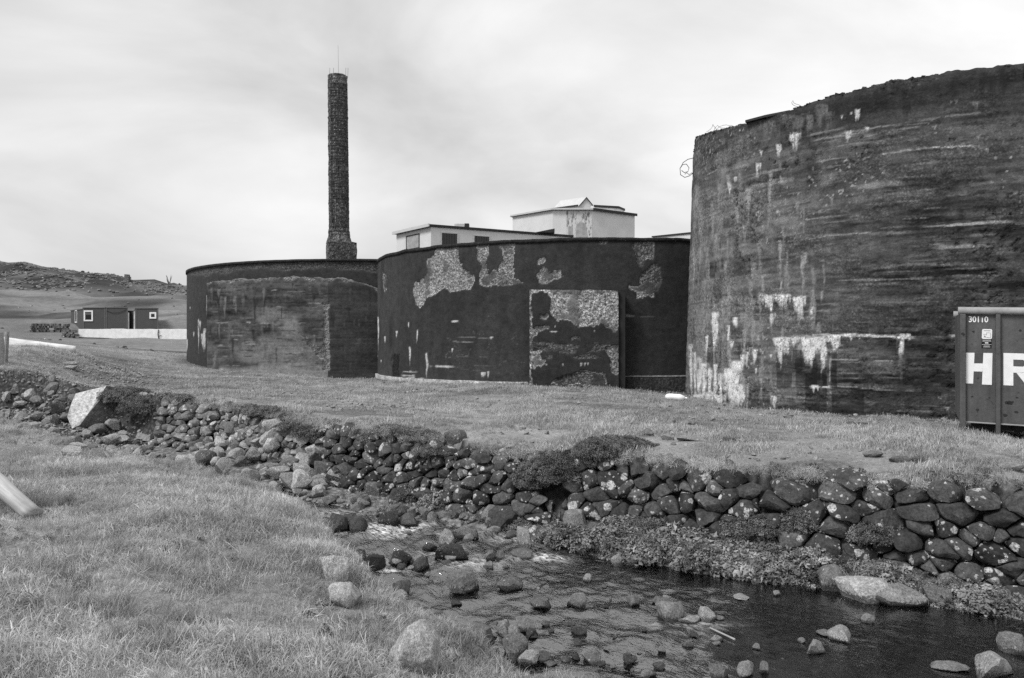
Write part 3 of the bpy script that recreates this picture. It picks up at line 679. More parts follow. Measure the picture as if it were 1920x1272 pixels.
# dark wet stains under the lime
for x, y0, y1, w in [(1470, 660, 728, 28), (1512, 670, 728, 40), (1545, 690, 726, 46), (1495, 655, 700, 18), (1560, 660, 700, 18), (1530, 700, 770, 40), (1590, 735, 775, 60)]:
    m = (np.abs(s.px - x) < w * .5 + 3 * s.wx) & (s.py > y0 + 6 * s.wy) & (s.py < y1) & s.front & (s.tone < .25); s.tone = np.where(m, s.tone * .45, s.tone)
s.dis += .014 * (fbm(u * .8, Z * 2, 4, 221) - .5) + .010 * (fbm(u * 7, Z * 7, 3, 223) - .5)
s.build('wall', M['conc'], t3)
rim('rim', th, c, R, R - .4, t3_top(th), M['conc'], t3, .05, jit=.12, seed=31)
# crumbled debris, sheet of metal and wires left along the top
mb = MB(); rr = random.Random(4); tt3 = t3_top(th); FV = np.nonzero(s.front[:, -1] & (s.px[:, -1] < 1760))[0].tolist()
for k in range(900):
    i = rr.choice(FV); a = th[i]; x = c[0] + (R - rr.uniform(.02, .3)) * math.sin(a); y = c[1] - (R - rr.uniform(.02, .3)) * math.cos(a)
    q = rr.uniform(.012, .05); d = np.random.default_rng(k).normal(size=(8, 3)) * q * np.array([1.3, 1.3, .6])
    mb.add([(x + sx * q + e[0] * .3, y + sy * q + e[1] * .3, tt3[i] + .01 + sz * q * .6 + e[2] * .3) for (sx, sy, sz), e in zip([(-1, -1, -1), (1, -1, -1), (1, 1, -1), (-1, 1, -1), (-1, -1, 1), (1, -1, 1), (1, 1, 1), (-1, 1, 1)], d)], BOXF)
tag(mb.build('rim_debris', M['soil'], t3), kind='stuff')
def on_t3(px, dr=0.0):
    i = np.argmin(np.where(s.front[:, -1], np.abs(s.px[:, -1] - px), 1e9)); a = th[i]; return np.array([c[0] + (R + dr) * math.sin(a), c[1] - (R + dr) * math.cos(a), tt3[i]])
p0, p1, p2 = on_t3(1405, .15), on_t3(1440, .1), on_t3(1475, -.1)
mb = MB(); q = np.array([.25, .45, .02]); zt_ = np.array([0, 0, .06])
V = [p0 + (0, 0, .0), p1 + (0, 0, .03), p2 + (0, 0, .02), p2 + q + (0, 0, .0), p1 + q + (0, 0, .08), p0 + q + (0, 0, .0)]
mb.add(V + [v + zt_ for v in V], [(0, 1, 4, 5), (1, 2, 3, 4), (11, 10, 7, 6), (10, 9, 8, 7), (0, 6, 7, 1), (1, 7, 8, 2), (2, 8, 9, 3), (3, 9, 10, 4), (4, 10, 11, 5), (5, 11, 6, 0)])
mb.build('metal_sheet', M['dark_trim'], t3)
e0 = on_t3(1305)
def loopy(n, seed, r0, start):
    rr = random.Random(seed); P = [np.array(start)]; a = rr.uniform(0, 6)
    for k in range(n):
        a += rr.uniform(.25, .7); P.append(P[-1] + r0 * np.array([math.cos(a), .2 * math.sin(a * .7), math.sin(a)]))
    return P
Yw = e0[1] - .2
for pts in ([(1303, 296), (1290, 299), (1281, 305), (1275, 316), (1276, 328), (1284, 333), (1293, 330), (1302, 322)], [(1276, 315), (1280, 309), (1287, 308), (1292, 315), (1290, 322), (1283, 324), (1278, 320)], [(1284, 327), (1288, 324), (1292, 328), (1297, 324), (1303, 334)]):
    MB().tube([at(a, b, Yw + .05 * math.sin(i)) for i, (a, b) in enumerate(pts)], .011, 4).build('wire', M['wire'], t3)
for k, x in enumerate((1345, 1360, 1378, 1500)):
    rr = random.Random(k + 60); p = on_t3(x, -.05); P = [p]
    a = rr.uniform(2, 4)
    for j in range(9): a += rr.uniform(-.9, .5); P.append(P[-1] + .07 * np.array([math.cos(a), .3, abs(math.sin(a)) * (1 if j < 4 else -.7)]))
    MB().tube(P, .006, 3).build('wire', M['wire'], t3)

# ---- middle tank
t2 = empty('concrete_tank', (T2['c'][0], T2['c'][1], 0), 'middle black-plastered concrete tank with pale peeled patches', 'tank', 'round concrete tanks')
c, R = T2['c'], T2['R']; th = cyl_angles(c, R, .04)
def t2_top(th): return EYE + T2['K'] + (fbm(th * R * 1.5, th * 0, 4, 44) - .5) * .07
s = Skin(c, R, th, -.8, t2_top, 170)
u, Z = s.u, s.Z
s.tone = .031 + .03 * (fbm(u * .6, Z * .6, 5, 231) - .42) + .016 * (fbm(u * 2.2, Z * .4, 4, 232, .6) - .5) + .012 * (fbm(u * 3, Z * 9, 4, 233) - .5)
s.put((1 - ss(705, 790, s.px)) * ss(.4, .6, fbm(u * 1.5, Z * .5, 4, 235)) * .6, .055)
z2 = lambda a, b: (700 + a / 3.03, 340 + b / 3.03)
PZ = lambda L_: [z2(a, b) for a, b in L_]
for pts, v in [
    ([(355, 385), (440, 365), (485, 362), (478, 440), (520, 500), (585, 545), (575, 590), (540, 615), (450, 625), (385, 615), (340, 650), (300, 660), (290, 700), (262, 722), (240, 705), (225, 620), (232, 575), (270, 572), (310, 520), (300, 450), (345, 420)], .24),
    ([(590, 358), (650, 355), (650, 420), (632, 470), (652, 500), (640, 545), (600, 555), (610, 480), (588, 430)], .28),
    ([(720, 335), (780, 332), (805, 350), (800, 420), (795, 480), (800, 550), (848, 578), (790, 590), (740, 600), (690, 590), (650, 605), (610, 585), (600, 555), (655, 525), (690, 500), (710, 530), (712, 480), (740, 440), (735, 390), (708, 365)], .2),
    ([(935, 445), (965, 438), (978, 455), (955, 478), (935, 470)], .26), ([(922, 530), (960, 492), (990, 500), (1000, 530), (1030, 505), (1065, 502), (1075, 545), (1030, 565), (985, 580), (940, 570)], .24),
    ([(1465, 360), (1500, 345), (1595, 345), (1590, 440), (1545, 450), (1540, 490), (1520, 490), (1500, 460), (1490, 405)], .18),
    ([(1590, 465), (1630, 480), (1640, 560), (1625, 620), (1590, 630), (1590, 660), (1560, 655), (1530, 670), (1500, 650), (1495, 625), (1450, 610), (1445, 600), (1510, 600), (1510, 540), (1560, 500)], .19),
    ([(1500, 630), (1560, 625), (1550, 665), (1500, 660)], .32), ([(1280, 335), (1330, 338), (1310, 355), (1285, 350)], .13), ([(55, 520), (80, 540), (85, 590), (65, 640), (55, 600)], .09), ([(110, 985), (145, 980), (145, 1120), (108, 1125)], .02), ([(240, 640), (330, 600), (390, 610), (300, 660), (290, 700), (262, 722), (240, 705)], .27), ([(460, 560), (585, 545), (575, 590), (540, 615), (450, 620)], .28)]:
    s.poly(PZ(pts), v)
for x, y0, y1, w in [(302, 975, 1128, 16), (209, 940, 1050, 9), (249, 845, 930, 8), (15, 880, 1130, 14), (28, 770, 960, 8), (10, 790, 900, 6), (66, 880, 920, 8), (448, 950, 972, 7), (625, 1085, 1118, 16), (651, 1080, 1118, 10), (200, 800, 835, 5), (44, 1015, 1035, 5), (673, 885, 900, 14), (130, 850, 890, 12), (555, 590, 620, 6)]:
    a, b = z2(x, y0); _, d = z2(x, y1); s.drip(a, b, d, w / 3.03 * 1.3, .5)
def zt2(px, py):
    i = np.argmin(np.where(s.front, (s.px - px) ** 2 + (s.py - py) ** 2, 1e12)); return s.Z.ravel()[i]
for x0, x1, y, w, v in [(310, 480, 1047, .05, .45), (150, 270, 1105, .06, .35), (160, 260, 1085, .04, .35), (440, 580, 907, .025, .2), (460, 690, 890, .02, .14), (430, 880, 1000, .02, .08), (500, 880, 1050, .02, .08), (420, 880, 1080, .02, .08), (438, 488, 797, .05, .5), (1425, 1490, 770, .07, .16), (1500, 1610, 770, .025, .09), (640, 690, 770, .03, .09), (180, 300, 1115, .05, .4)]:
    a, b = z2(x0, y); d, _ = z2(x1, y); s.zline(a, d, zt2((a + d) / 2, b), w * .7, v, 1, .45, .07)
crk = ss(.49, .50, fbm(u * 1.2, Z * 2.2, 4, 251)) * (1 - ss(.50, .51, fbm(u * 1.2, Z * 2.2, 4, 251))) * (s.px > 835) * (s.px < 985) * (s.py > 620) * (s.py < 705); s.put(crk * .5, .16)
s.dis += .02 * (fbm(u * .5, Z * .8, 3, 253) - .5)
e = (1 - ss(.05, .22, s.zt - Z + .12 * (fbm(u * 2, Z * 0, 3, 255) - .5))); s.put(e * .5, .018)
s.build('wall', M['conc'], t2)
rim('rim', th, c, R, R - .35, t2_top(th), M['conc'], t2, .022, out=.035, drop=.13, jit=.03, seed=51)
# footing: thin pale ledge above rough dark concrete
def ring_strip(name, a0, a1, r0, r1, z0, z1, tone_, agg_, parent, jit, seed, c=c, n=260):
    a = np.linspace(a0, a1, n); sn, cs = np.sin(a), -np.cos(a); j = jit * (fbm(a * 40, a * 0, 4, seed) - .5)
    prof = [(r0, z1), (r1, z1), (r1, z0)]
    zz = [np.full(n, p[1]) for p in prof]
    V = np.concatenate([np.stack([c[0] + (p[0] + j * (k > 0)) * sn, c[1] + (p[0] + j * (k > 0)) * cs, zz[k] + .5 * j], -1) for k, p in enumerate(prof)])
    idx = np.arange(3 * n).reshape(3, n); F = np.stack([idx[:-1, :-1], idx[1:, :-1], idx[1:, 1:], idx[:-1, 1:]], -1).reshape(-1, 4)
    t = np.tile(tone_ * (.5 + fbm(a * 60, a * 0, 4, seed + 2)), 3)
    return mk(name, V, F, M['conc'], parent, attrs={'tone': t, 'agg': np.full(3 * n, agg_)})
def ang_px(px):
    f = s.front[:, 5]; i = np.argmin(np.where(f, np.abs(s.px[:, 5] - px), 1e9)); return th[i]
A = sorted([ang_px(708), ang_px(992)]); ring_strip('footing_ledge', A[0], A[1], R - .02, R + .10, .02, .20, .34, .5, t2, .06, 61)
A = sorted([ang_px(1172), ang_px(1300)]); ring_strip('footing_ledge', A[0], A[1], R - .02, R + .05, .40, .45, .2, .2, t2, .03, 63)
ring_strip('footing', A[0], A[1], R - .02, R + .12, -.8, .38, .03, .9, t2, .03, 65)
# square buttress with plaster fallen off
class Flat(Skin):
    def __init__(s, o, ux, n, w, zb, zt, nx, nz, jag=.0):
        A_, H = np.meshgrid(np.linspace(0, w, nx), np.linspace(0, 1, nz), indexing='ij')
        top = zt + jag * (fbm(A_ * 3, A_ * 0, 4, 71) - .5); s.Z = zb + (top - zb) * H; s.zt = top
        s.o, s.ux, s.n_ = np.array(o), np.array(ux), np.array(n); s.TH = s.u = A_; s.N = np.broadcast_to(np.array([n[0], n[1], 0.]), A_.shape + (3,))
        s.upd(0); s.px, s.py = to_px(s.P); s.front = np.ones(A_.shape, bool)
        s.tone = np.full(A_.shape, .06); s.agg = np.zeros(A_.shape); s.dis = np.zeros(A_.shape)
        s.wx = (fbm(s.u * 4, s.Z * 4, 3, 101) - .5); s.wy = (fbm(s.u * 4, s.Z * 4, 3, 111) - .5); s.vx = fbm(s.u * 13, s.Z * 13, 3, 121) - .5; s.vy = fbm(s.u * 13, s.Z * 13, 3, 126) - .5
    def upd(s, d):
        d = d + 0 * s.u
        xy = s.o + s.u[..., None] * s.ux + d[..., None] * s.n_
        s.P = np.concatenate([xy, s.Z[..., None]], -1)
Yb = 27.75; xa, xb = (993 - CX) / FPX * Yb, (1160 - CX) / FPX * (Yb - .05); ux = np.array([xb - xa, -.05]); W_ = np.linalg.norm(ux); ux /= W_; nn = np.array([ux[1], -ux[0]])
zt_b = EYE + (HY - 544) / FPX * Yb
f = Flat((xa, Yb), ux, nn, W_, -.7, zt_b, 120, 130, .09)
f.tone = .03 + .02 * (fbm(f.u * .9, f.Z * .9, 4, 261) - .4)
for pts, v in [([(1000, 612), (1395, 595), (1395, 850), (1360, 860), (1310, 815), (1240, 825), (1165, 830), (1110, 790), (1060, 795), (1005, 755)], .38), ([(885, 600), (1000, 600), (1000, 630), (905, 640), (900, 760), (905, 900), (898, 1040), (905, 1160), (885, 1160)], .42),
    ([(895, 828), (995, 825), (995, 845), (940, 855), (912, 880), (895, 900)], .26), ([(900, 950), (960, 940), (940, 1000), (985, 1035), (930, 1060), (900, 1070)], .28), ([(945, 755), (990, 755), (985, 785), (950, 780)], .22),
    ([(1050, 1110), (1200, 1075), (1300, 1085), (1330, 1150), (1395, 1195), (1200, 1160), (1000, 1150)], .12), ([(1325, 940), (1395, 930), (1395, 1110), (1360, 1080), (1340, 990)], .2), ([(1110, 880), (1175, 880), (1170, 905), (1120, 900)], .15)]:
    f.poly(PZ(pts), v, 1, .05, 9)
m = ss(.52, .6, fbm(f.u * 1.5, f.Z * 5, 5, 271, .6)) * (f.py > z2(0, 915)[1]) * (f.py < z2(0, 1010)[1]) * (f.px < 1145); f.put(m * .8, .15); f.agg = np.maximum(f.agg, m); f.dis -= .02 * m
for x, y0, y1, w in [(1075, 1035, 1060, 10), (1180, 1030, 1055, 14), (1200, 1030, 1050, 14), (1220, 1030, 1050, 10), (1255, 845, 865, 5), (1032, 820, 835, 5), (1030, 850, 860, 50)]:
    a, b = z2(x, y0); _, d = z2(x, y1); f.drip(a, b, d, w / 3.03 * 1.2, .5)
f.dis += .03 * f.agg * (fbm(f.u * 9, f.Z * 9, 3, 281) - .5)
bt = f.build('buttress', M['conc'], t2)
V = []; o = np.array([xa, Yb]); cn = [o, o + ux * W_, o + ux * W_ - nn * 1.2, o - nn * 1.2]
mb = MB(); mb.prism([tuple(p - nn * .07) for p in cn[:2]] + [tuple(p) for p in cn[2:]], -.7, zt_b - .06)
k_ = mb.build('buttress_core', M['plaster_stain'], t2); k_.data.materials.clear(); k_.data.materials.append(plain('buttress_side', .06, .85, .4, 3))
V = np.stack([np.r_[f.P[:, -1]], np.r_[f.P[:, -1]] + np.array([-nn[0] * .35, -nn[1] * .35, -.01])], 1).reshape(-1, 3)
n_ = f.P.shape[0]; i2 = np.arange(n_ * 2).reshape(n_, 2); F = np.stack([i2[:-1, 0], i2[1:, 0], i2[1:, 1], i2[:-1, 1]], -1)
mk('buttress_cap', V, F, M['conc'], t2, attrs={'tone': np.full(len(V), .4), 'agg': np.full(len(V), .8)})
o2 = o + ux * (W_ + .002) - nn * .12; MB().obox((*o2, -.7), (*(ux * .24), 0), (*(-nn * 1.0), 0), (0, 0, zt_b + .62)).build('buttress_strip', plain('dark_strip', .028, .85, .25, 3), t2)

# ---- left tank with the broken outer wall in front
t1 = empty('concrete_tank', (T1['c'][0], T1['c'][1], 0), 'left dark concrete tank with broken outer wall below the chimney', 'tank', 'round concrete tanks')
c, R = T1['c'], T1['R']; th = cyl_angles(c, R, .055)
def t1_top(th): return EYE + T1['K'] + 0 * th
s = Skin(c, R, th, -.8, t1_top, 120); u, Z = s.u, s.Z
z1 = lambda a, b: (320 + a / 3.976, 440 + b / 3.976)
s.tone = .034 + .02 * (fbm(u * .6, Z * .8, 5, 301) - .4)
bx = [320 + a / 3.976 for a in (60, 100, 270, 330, 420, 480, 600, 700, 850, 1000, 1100, 1200, 1280, 1400, 1530)]; by = [440 + b / 3.976 for b in (300, 300, 312, 285, 300, 268, 255, 250, 272, 265, 245, 250, 270, 265, 285)]
m = (s.py + 4 * s.wy < np.interp(s.px, bx, by)) & s.front
s.tone = np.where(m, .085 + .06 * (fbm(u * 2, Z * 2, 4, 305) - .5), s.tone); s.agg = np.where(m, 1., 0.); s.dis = np.where(m, -.04, 0)
for x, y0, y1, w in [(95, 600, 870, 7), (120, 780, 890, 10), (105, 790, 880, 12), (85, 790, 890, 10), (208, 630, 890, 8), (220, 645, 720, 8), (145, 540, 560, 5), (170, 725, 770, 8), (245, 740, 870, 24), (255, 700, 860, 14), (75, 840, 900, 8), (270, 450, 600, 8)]:
    a, b = z1(x, y0); _, d = z1(x, y1); s.drip(a, b, d, w / 3.976 * 1.5, .42)
s.build('wall', M['conc'], t1)
rim('rim', th, c, R, R - .35, t1_top(th), M['conc'], t1, .028, out=.06, drop=.14, jit=.02, seed=81)
# broken outer wall: arc a metre in front
Ro = R + 1.1
def th_of(px, RR):
    best = None
    for a in np.linspace(-1.2, 1.2, 4801):
        x = c[0] + RR * math.sin(a); y = c[1] - RR * math.cos(a)
        if math.sin(a) * x - math.cos(a) * y < 0:
            e = abs(CX + FPX * x / y - px)
            if best is None or e < best[0]: best = (e, a)
    return best[1]
a0, a1 = th_of(388, Ro), th_of(722, Ro)
tho = np.linspace(a0, a1, int((a1 - a0) * Ro / .045))
tp = np.array([(388, 531), (400, 528), (430, 528), (470, 525), (500, 523), (530, 521), (570, 520), (612, 522), (640, 524), (660, 526), (685, 533), (705, 541), (722, 548)], float)
def out_top(a):
    x = c[0] + Ro * np.sin(a); y = c[1] - Ro * np.cos(a); px = CX + FPX * x / y
    return EYE + (HY - np.interp(px, tp[:, 0], tp[:, 1])) / FPX * y + (fbm(a * Ro * 2.2, a * 0, 4, 88, .65) - .5) * .16
s = Skin(c, Ro, tho, -.8, out_top, 130); u, Z = s.u, s.Z
hs = fbm(u * .6, Z * 3.4, 5, 311, .6); bl = fbm(u * .5, Z * .6, 5, 313, .6)
s.tone = .062 + .12 * (hs - .45) + .08 * (bl - .5) + .06 * (fbm(u * 6, Z * 9, 4, 315, .6) - .5)
boards(s, .2, .014, .8, 1.2, 317)
for x, y, rx, ry, v, op in [(800, 900, 330, 130, .17, .95), (740, 620, 140, 60, .16, .9), (890, 690, 70, 90, .2, .9), (700, 820, 200, 60, .15, .7), (1230, 620, 70, 40, .13, .8), (960, 380, 30, 60, .13, .9), (1000, 950, 150, 90, .18, .8), (1400, 520, 120, 60, .09, .7), (700, 380, 300, 30, .1, .7), (1290, 800, 100, 200, .07, .5)]:
    a, b = z1(x, y); s.blot(a, b, rx / 3.976, ry / 3.976, v, op, 1.1, 2.2, int(x), .44)
s.put(ss(585, 640, 320 + 0 * u + (s.px - 320)) * 0, 0)
rq = random.Random(13)
def zt1(px, py): return s.Z.ravel()[np.argmin(np.where(s.front, (s.px - px) ** 2 + (s.py - py) ** 2, 1e12))]
for k in range(130):
    xa = rq.uniform(388, 690); s.zline(xa, xa + rq.uniform(10, 50), zt1(xa, rq.uniform(525, 705)), rq.uniform(.015, .04), rq.choice([.016, .02, .12, .17, .22]), .8, .42, .04)
for k in range(60):
    xa = rq.uniform(388, 700); y0 = rq.uniform(525, 670); s.drip(xa, y0, y0 + rq.uniform(10, 50), rq.uniform(3, 8), rq.choice([.02, .11, .16]), .7)
rt = ss(612, 618, s.px); s.tone = np.where(rt > .5, .028 + .35 * (s.tone - .03), s.tone)
m = (np.abs(s.px - 612 + 6 * s.wx) < 5 + 6 * (fbm(Z * 3, Z * 0, 3, 321) - .5)) & (s.py > 568) & (s.py < 695); s.tone = np.where(m, .24, s.tone); s.agg = np.where(m, 1., s.agg); s.dis = np.where(m, -.06, s.dis)
s.poly([z1(a, b) for a, b in [(950, 740), (1040, 780), (1090, 830), (1170, 850), (1175, 910), (1110, 930), (1060, 860), (990, 800)]], .16, 1, .06, 8)
e = 1 - ss(.0, .16, s.zt - Z + .4 * (fbm(u * 3, Z * 3, 3, 323) - .5)); s.put(e * .85, .26); s.agg = np.maximum(s.agg, e)
e = (1 - ss(.1, .45, Z - .1 + .5 * (fbm(u * 1.2, u * 0, 4, 325) - .5))) * (s.px > 410) * (s.px < 615); s.put(e * .7, .26)
for x0, x1, y, w, v in [(280, 400, 822, .04, .28), (520, 760, 820, .04, .25), (740, 800, 412, .03, .3), (1010, 1130, 508, .03, .25), (560, 600, 655, .04, .3), (650, 830, 660, .09, .2), (600, 1040, 880, .05, .22), (820, 1080, 965, .05, .2)]:
    a, b = z1(x0, y); d, _ = z1(x1, y)
    i = np.argmin(np.where(s.front, (s.px - (a + d) / 2) ** 2 + (s.py - b) ** 2, 1e12)); s.zline(a, d, s.Z.ravel()[i], w, v, .9, .4, .03)
s.dis += .02 * (fbm(u * .8, Z * 2, 4, 331) - .5) + .02 * s.agg * (fbm(u * 9, Z * 9, 3, 333) - .5)
bw = s.build('outer_wall', M['conc'], t1)
zt_o = out_top(tho)
rim('outer_wall_top', tho, c, Ro, Ro - .75, zt_o, M['conc'], t1, .16, jit=.18, seed=91)
MB().add([(c[0] + r_ * math.sin(a0), c[1] - r_ * math.cos(a0), z) for r_, z in ((Ro, -.8), (Ro - .75, -.8), (Ro - .75, zt_o[0]), (Ro, zt_o[0]))], [(0, 1, 2, 3)]).build('outer_wall_end', plain('broken_end', .16, .9, .5, 4, .2, .6), t1)

# ------------------------------------------------------------------ chimney
YC = 70.0; xc = (636 - CX) / FPX * YC
ch = empty('chimney', (xc, YC, 2), 'tall weathered concrete factory chimney with bare reinforcement mesh', 'chimney')
zc = lambda py: EYE + (HY - py) / FPX * YC
class Shaft(Skin):
    def __init__(s, rf, z0, z1, n, nz, xoff):
        a = np.linspace(0, 2 * math.pi, n); A_, H = np.meshgrid(a, np.linspace(0, 1, nz), indexing='ij')
        s.TH = A_; s.Z = z0 + (z1 - z0) * H; s.zt = s.Z * 0 + z1; s.rf = rf; s.xo = xoff
        s.N = np.stack([np.sin(A_), -np.cos(A_), 0 * A_], -1); s.u = A_; s.upd(0)
        s.tone = np.full(A_.shape, .05); s.agg = np.ones(A_.shape); s.dis = np.zeros(A_.shape); s.front = s.N[..., 1] < 0
    def upd(s, d):
        r = s.rf(s.TH, s.Z) + d; s.P = np.stack([xc + s.xo(s.Z) + r * s.N[..., 0], YC + r * s.N[..., 1], s.Z], -1)
zb_, zt_c = zc(458), zc(143)
lean = lambda z: -.14 * (z - zb_) / (zt_c - zb_)
rad = lambda a, z: (.845 + .045 * (1 - (z - zb_) / (zt_c - zb_))) * (1 + .012 * np.cos(8 * a)) + np.clip((zc(432) - z) / (zc(432) - zb_), 0, 1) ** 1.6 * .24
s = Shaft(rad, zb_, zt_c, 130, 330, lean)
u, Z = s.u, s.Z
n1 = fbm(u * 2.5, Z * 1.6, 5, 401, .62); n2 = fbm(u * 6, Z * 5, 4, 403, .65)
s.dis = .10 * (n1 - .5) + .10 * (n2 - .5) - .06 * ss(.5, .6, n1); s.tone = .13 + .34 * (n2 - .42) + .18 * (n1 - .5)
s.put((1 - ss(.02, .06, np.abs(((Z - 1.0) % 2.45) / 2.45 - .5) - .44)) * 0, 0)
band = 1 - ss(.02, .12, np.abs((Z + .3 * (n1 - .5)) % 2.5 - 1.2)); s.dis += .03 * band; s.tone *= 1 - .4 * band
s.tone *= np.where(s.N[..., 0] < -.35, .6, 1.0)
s.P[...] = s.P
sh = s.build('shaft', M['conc_far'], ch)
topring = s.P[:, -1]; nr = len(topring)
mk('shaft_top', np.concatenate([topring, topring * np.array([.35, .35, 1]) + np.array([(xc + lean(zt_c)) * .65, YC * .65, -.25])]), np.array([(i, i + 1, nr + i + 1, nr + i) for i in range(nr - 1)]), M['conc_far'], ch, attrs={'tone': np.full(2 * nr, .06), 'agg': np.ones(2 * nr)})
mb = MB()
for a in np.linspace(-.55, 1.45, 13):
    zs = np.linspace(zc(428), zt_c - .8, 40); mb.tube([(xc + lean(z) + (rad(a, z) + .01) * math.sin(a), YC - (rad(a, z) + .01) * math.cos(a), z) for z in zs], .022, 4)
for z in np.arange(zc(440), zt_c - .6, .27):
    z = z + .06 * math.sin(z * 41)
    if vnoise(z * .9, 0.0, 3) < .45: continue
    mb.tube([(xc + lean(z) + (rad(a, z) + .025) * math.sin(a), YC - (rad(a, z) + .025) * math.cos(a), z) for a in np.linspace(-.6, 1.5, 12)], .022, 4)
tag(mb.build('reinforcement', M['bar'], ch), kind='stuff')
# pedestal: eight-sided block with rough faces
pw = 31 / FPX * YC
pe = Shaft(lambda a, z: pw / np.maximum(np.abs(np.cos(((a + .5) % (math.pi / 2)) - math.pi / 4)), .1) * .86, zc(600), zb_ + .02, 120, 60, lambda z: z * 0 + .18)
pn = fbm(pe.u * 5, pe.Z * 3, 4, 411); pe.dis = .12 * (pn - .5); pe.tone = .10 + .2 * (pn - .42)
pe.build('pedestal', M['conc_far'], ch)
r0 = pe.P[:, -1]; n_ = len(r0)
mk('pedestal_top', np.concatenate([r0, r0 * np.array([.4, .4, 1]) + np.array([(xc + .18) * .6, YC * .6, .25])]), np.array([(i, i + 1, n_ + i + 1, n_ + i) for i in range(n_ - 1)]), M['conc_far'], ch, attrs={'tone': np.full(2 * n_, .08), 'agg': np.ones(2 * n_)})
mb = MB()
for a in np.linspace(-.5, 1.2, 9):
    mb.tube([(xc + .2 + .2 * 0 + 1.28 * math.sin(a * .9 + .2), YC - 1.45 + .2 * abs(a), z) for z in (zc(560), zb_ - .05)], .022, 4)
tag(mb.build('reinforcement', M['bar'], ch), kind='stuff')
MB().tube([(xc - .05, YC, zt_c - .3), (xc - .1, YC, zc(85))], [.012, .008], 5).build('antenna_mast', M['wire'], ch)
for px in (619, 626, 649, 653):
    x = (px - CX) / FPX * YC; MB().tube([(x, YC - .2, zt_c - .2), (x + .02, YC - .2, zc(129))], .013, 4).build('rod', M['wire'], ch)

# ------------------------------------------------------------------ factory buildings behind the tanks
def flat_house(name, label, plan, z0, z1, roof_over, roof_h, wallmat, edge_mats):
    b = empty(name, (plan[0][0], plan[0][1], z0), label, 'building')
    MB().prism(plan, z0, z1).build('wall', wallmat, b)
    cx_ = sum(p[0] for p in plan) / len(plan); cy_ = sum(p[1] for p in plan) / len(plan)
    out = []
    for x, y in plan:
        d = np.array([x - cx_, y - cy_]); d /= np.linalg.norm(d); out.append((x + d[0] * roof_over, y + d[1] * roof_over))
    MB().prism(out, z1 + .003, z1 + roof_h).build('roof', edge_mats, b)
    return b, out
def wall_rect(A, B, u0, u1, z0, z1, d0, d1):
    """box on the wall from A to B (plan), u in metres from A; d outward range"""
    A, B = np.array(A), np.array(B); t = (B - A) / np.linalg.norm(B - A); n = np.array([t[1], -t[0]])
    if np.dot(n, A) > 0: n = -n
    o = A + t * u0 + n * d0
    return (o[0], o[1], z0), (*(t * (u1 - u0)), 0), (*(n * (d1 - d0)), 0), (0, 0, z1 - z0)
def u_on(A, B, px):
    A, B = np.array(A), np.array(B); t = (B - A); k = (px - CX) / FPX
    f = (k * A[1] - A[0]) / (t[0] - k * t[1]); return f * np.linalg.norm(t), (A + f * t)[1]
cn, lf, rt_ = (-5.27, 52.0), (-8.05, 55.75), (4.2, 57.3)
pl_ = [cn, rt_, (rt_[0] - 2.9, rt_[1] + 4.0), lf]
zl = EYE + 219 / FPX * 52
lb, _ = flat_house('factory_building', 'low flat-roofed white building with two dark barred windows', pl_, 1.0, zl - .16, .22, .16, M['plaster'], M['dark_trim'])
lb['group'] = 'white factory buildings'
# light fascia on the left edge
o, a, b, d = wall_rect(cn, lf, -.16, np.hypot(lf[0] - cn[0], lf[1] - cn[1]) + .16, zl - .17, zl + .02, .2, .27); MB().obox(o, a, b, d).build('fascia', M['pale_trim'], lb)
def window(parent, A, B, px0, px1, py0, py1, bars, pane_mat, fmat, frame=.07, name='window'):
    u0, Y0 = u_on(A, B, px0); u1, Y1 = u_on(A, B, px1); Ym = (Y0 + Y1) / 2
    za, zb = EYE + (HY - py1) / FPX * Ym, EYE + (HY - py0) / FPX * Ym
    u0, u1 = min(u0, u1), max(u0, u1)
    o, a, b, d = wall_rect(A, B, u0, u1, za, zb, .004, .02); p = MB().obox(o, a, b, d).build(name, pane_mat, parent)
    for (ua, ub, zc_, zd) in ((u0 - frame, u0, za - frame, zb + frame), (u1, u1 + frame, za - frame, zb + frame), (u0, u1, zb, zb + frame), (u0, u1, za - frame, za)):
        o, a, b, d = wall_rect(A, B, ua, ub, zc_, zd, .004, .05); MB().obox(o, a, b, d).build('frame', fmat, p)
    for k in range(bars):
        uu = u0 + (k + 1) * (u1 - u0) / (bars + 1); o, a, b, d = wall_rect(A, B, uu - .015, uu + .015, za, zb, .022, .05); MB().obox(o, a, b, d).build('bar', M['bar'], p)
    return p
window(lb, cn, rt_, 828, 857, 438, 462, 5, M['glass_dark'], M['pale_trim'])
window(lb, cn, rt_, 889, 917, 443.5, 462, 5, M['glass_dark'], M['pale_trim'])
window(lb, cn, lf, 763, 786, 442, 466, 0, M['board'], M['dark_trim'], .06, 'boarded_window')
x, y, z = at(866, 424, 53.5); MB().box(x - .5, x + .45, y, y + .6, zl - .02, zl + .26).build('roof_vent', M['plaster_stain'], lb)
MB().box(x + .18, x + .47, y - .03, y + .63, zl - .02, zl + .28).build('vent_cover', M['dark_trim'], lb)
x, y, z = at(1030, 437, 56.3); MB().add([(x - 1.0, y - .5, zl), (x + .35, y - .5, zl), (x + .35, y - .5, zl + .27), (x - 1.0, y + .5, zl), (x + .35, y + .5, zl), (x + .35, y + .5, zl + .27)], [(0, 1, 2), (3, 5, 4), (0, 2, 5, 3), (1, 4, 5, 2), (0, 3, 4, 1)]).build('roof_wedge', M['dark_trim'], lb)
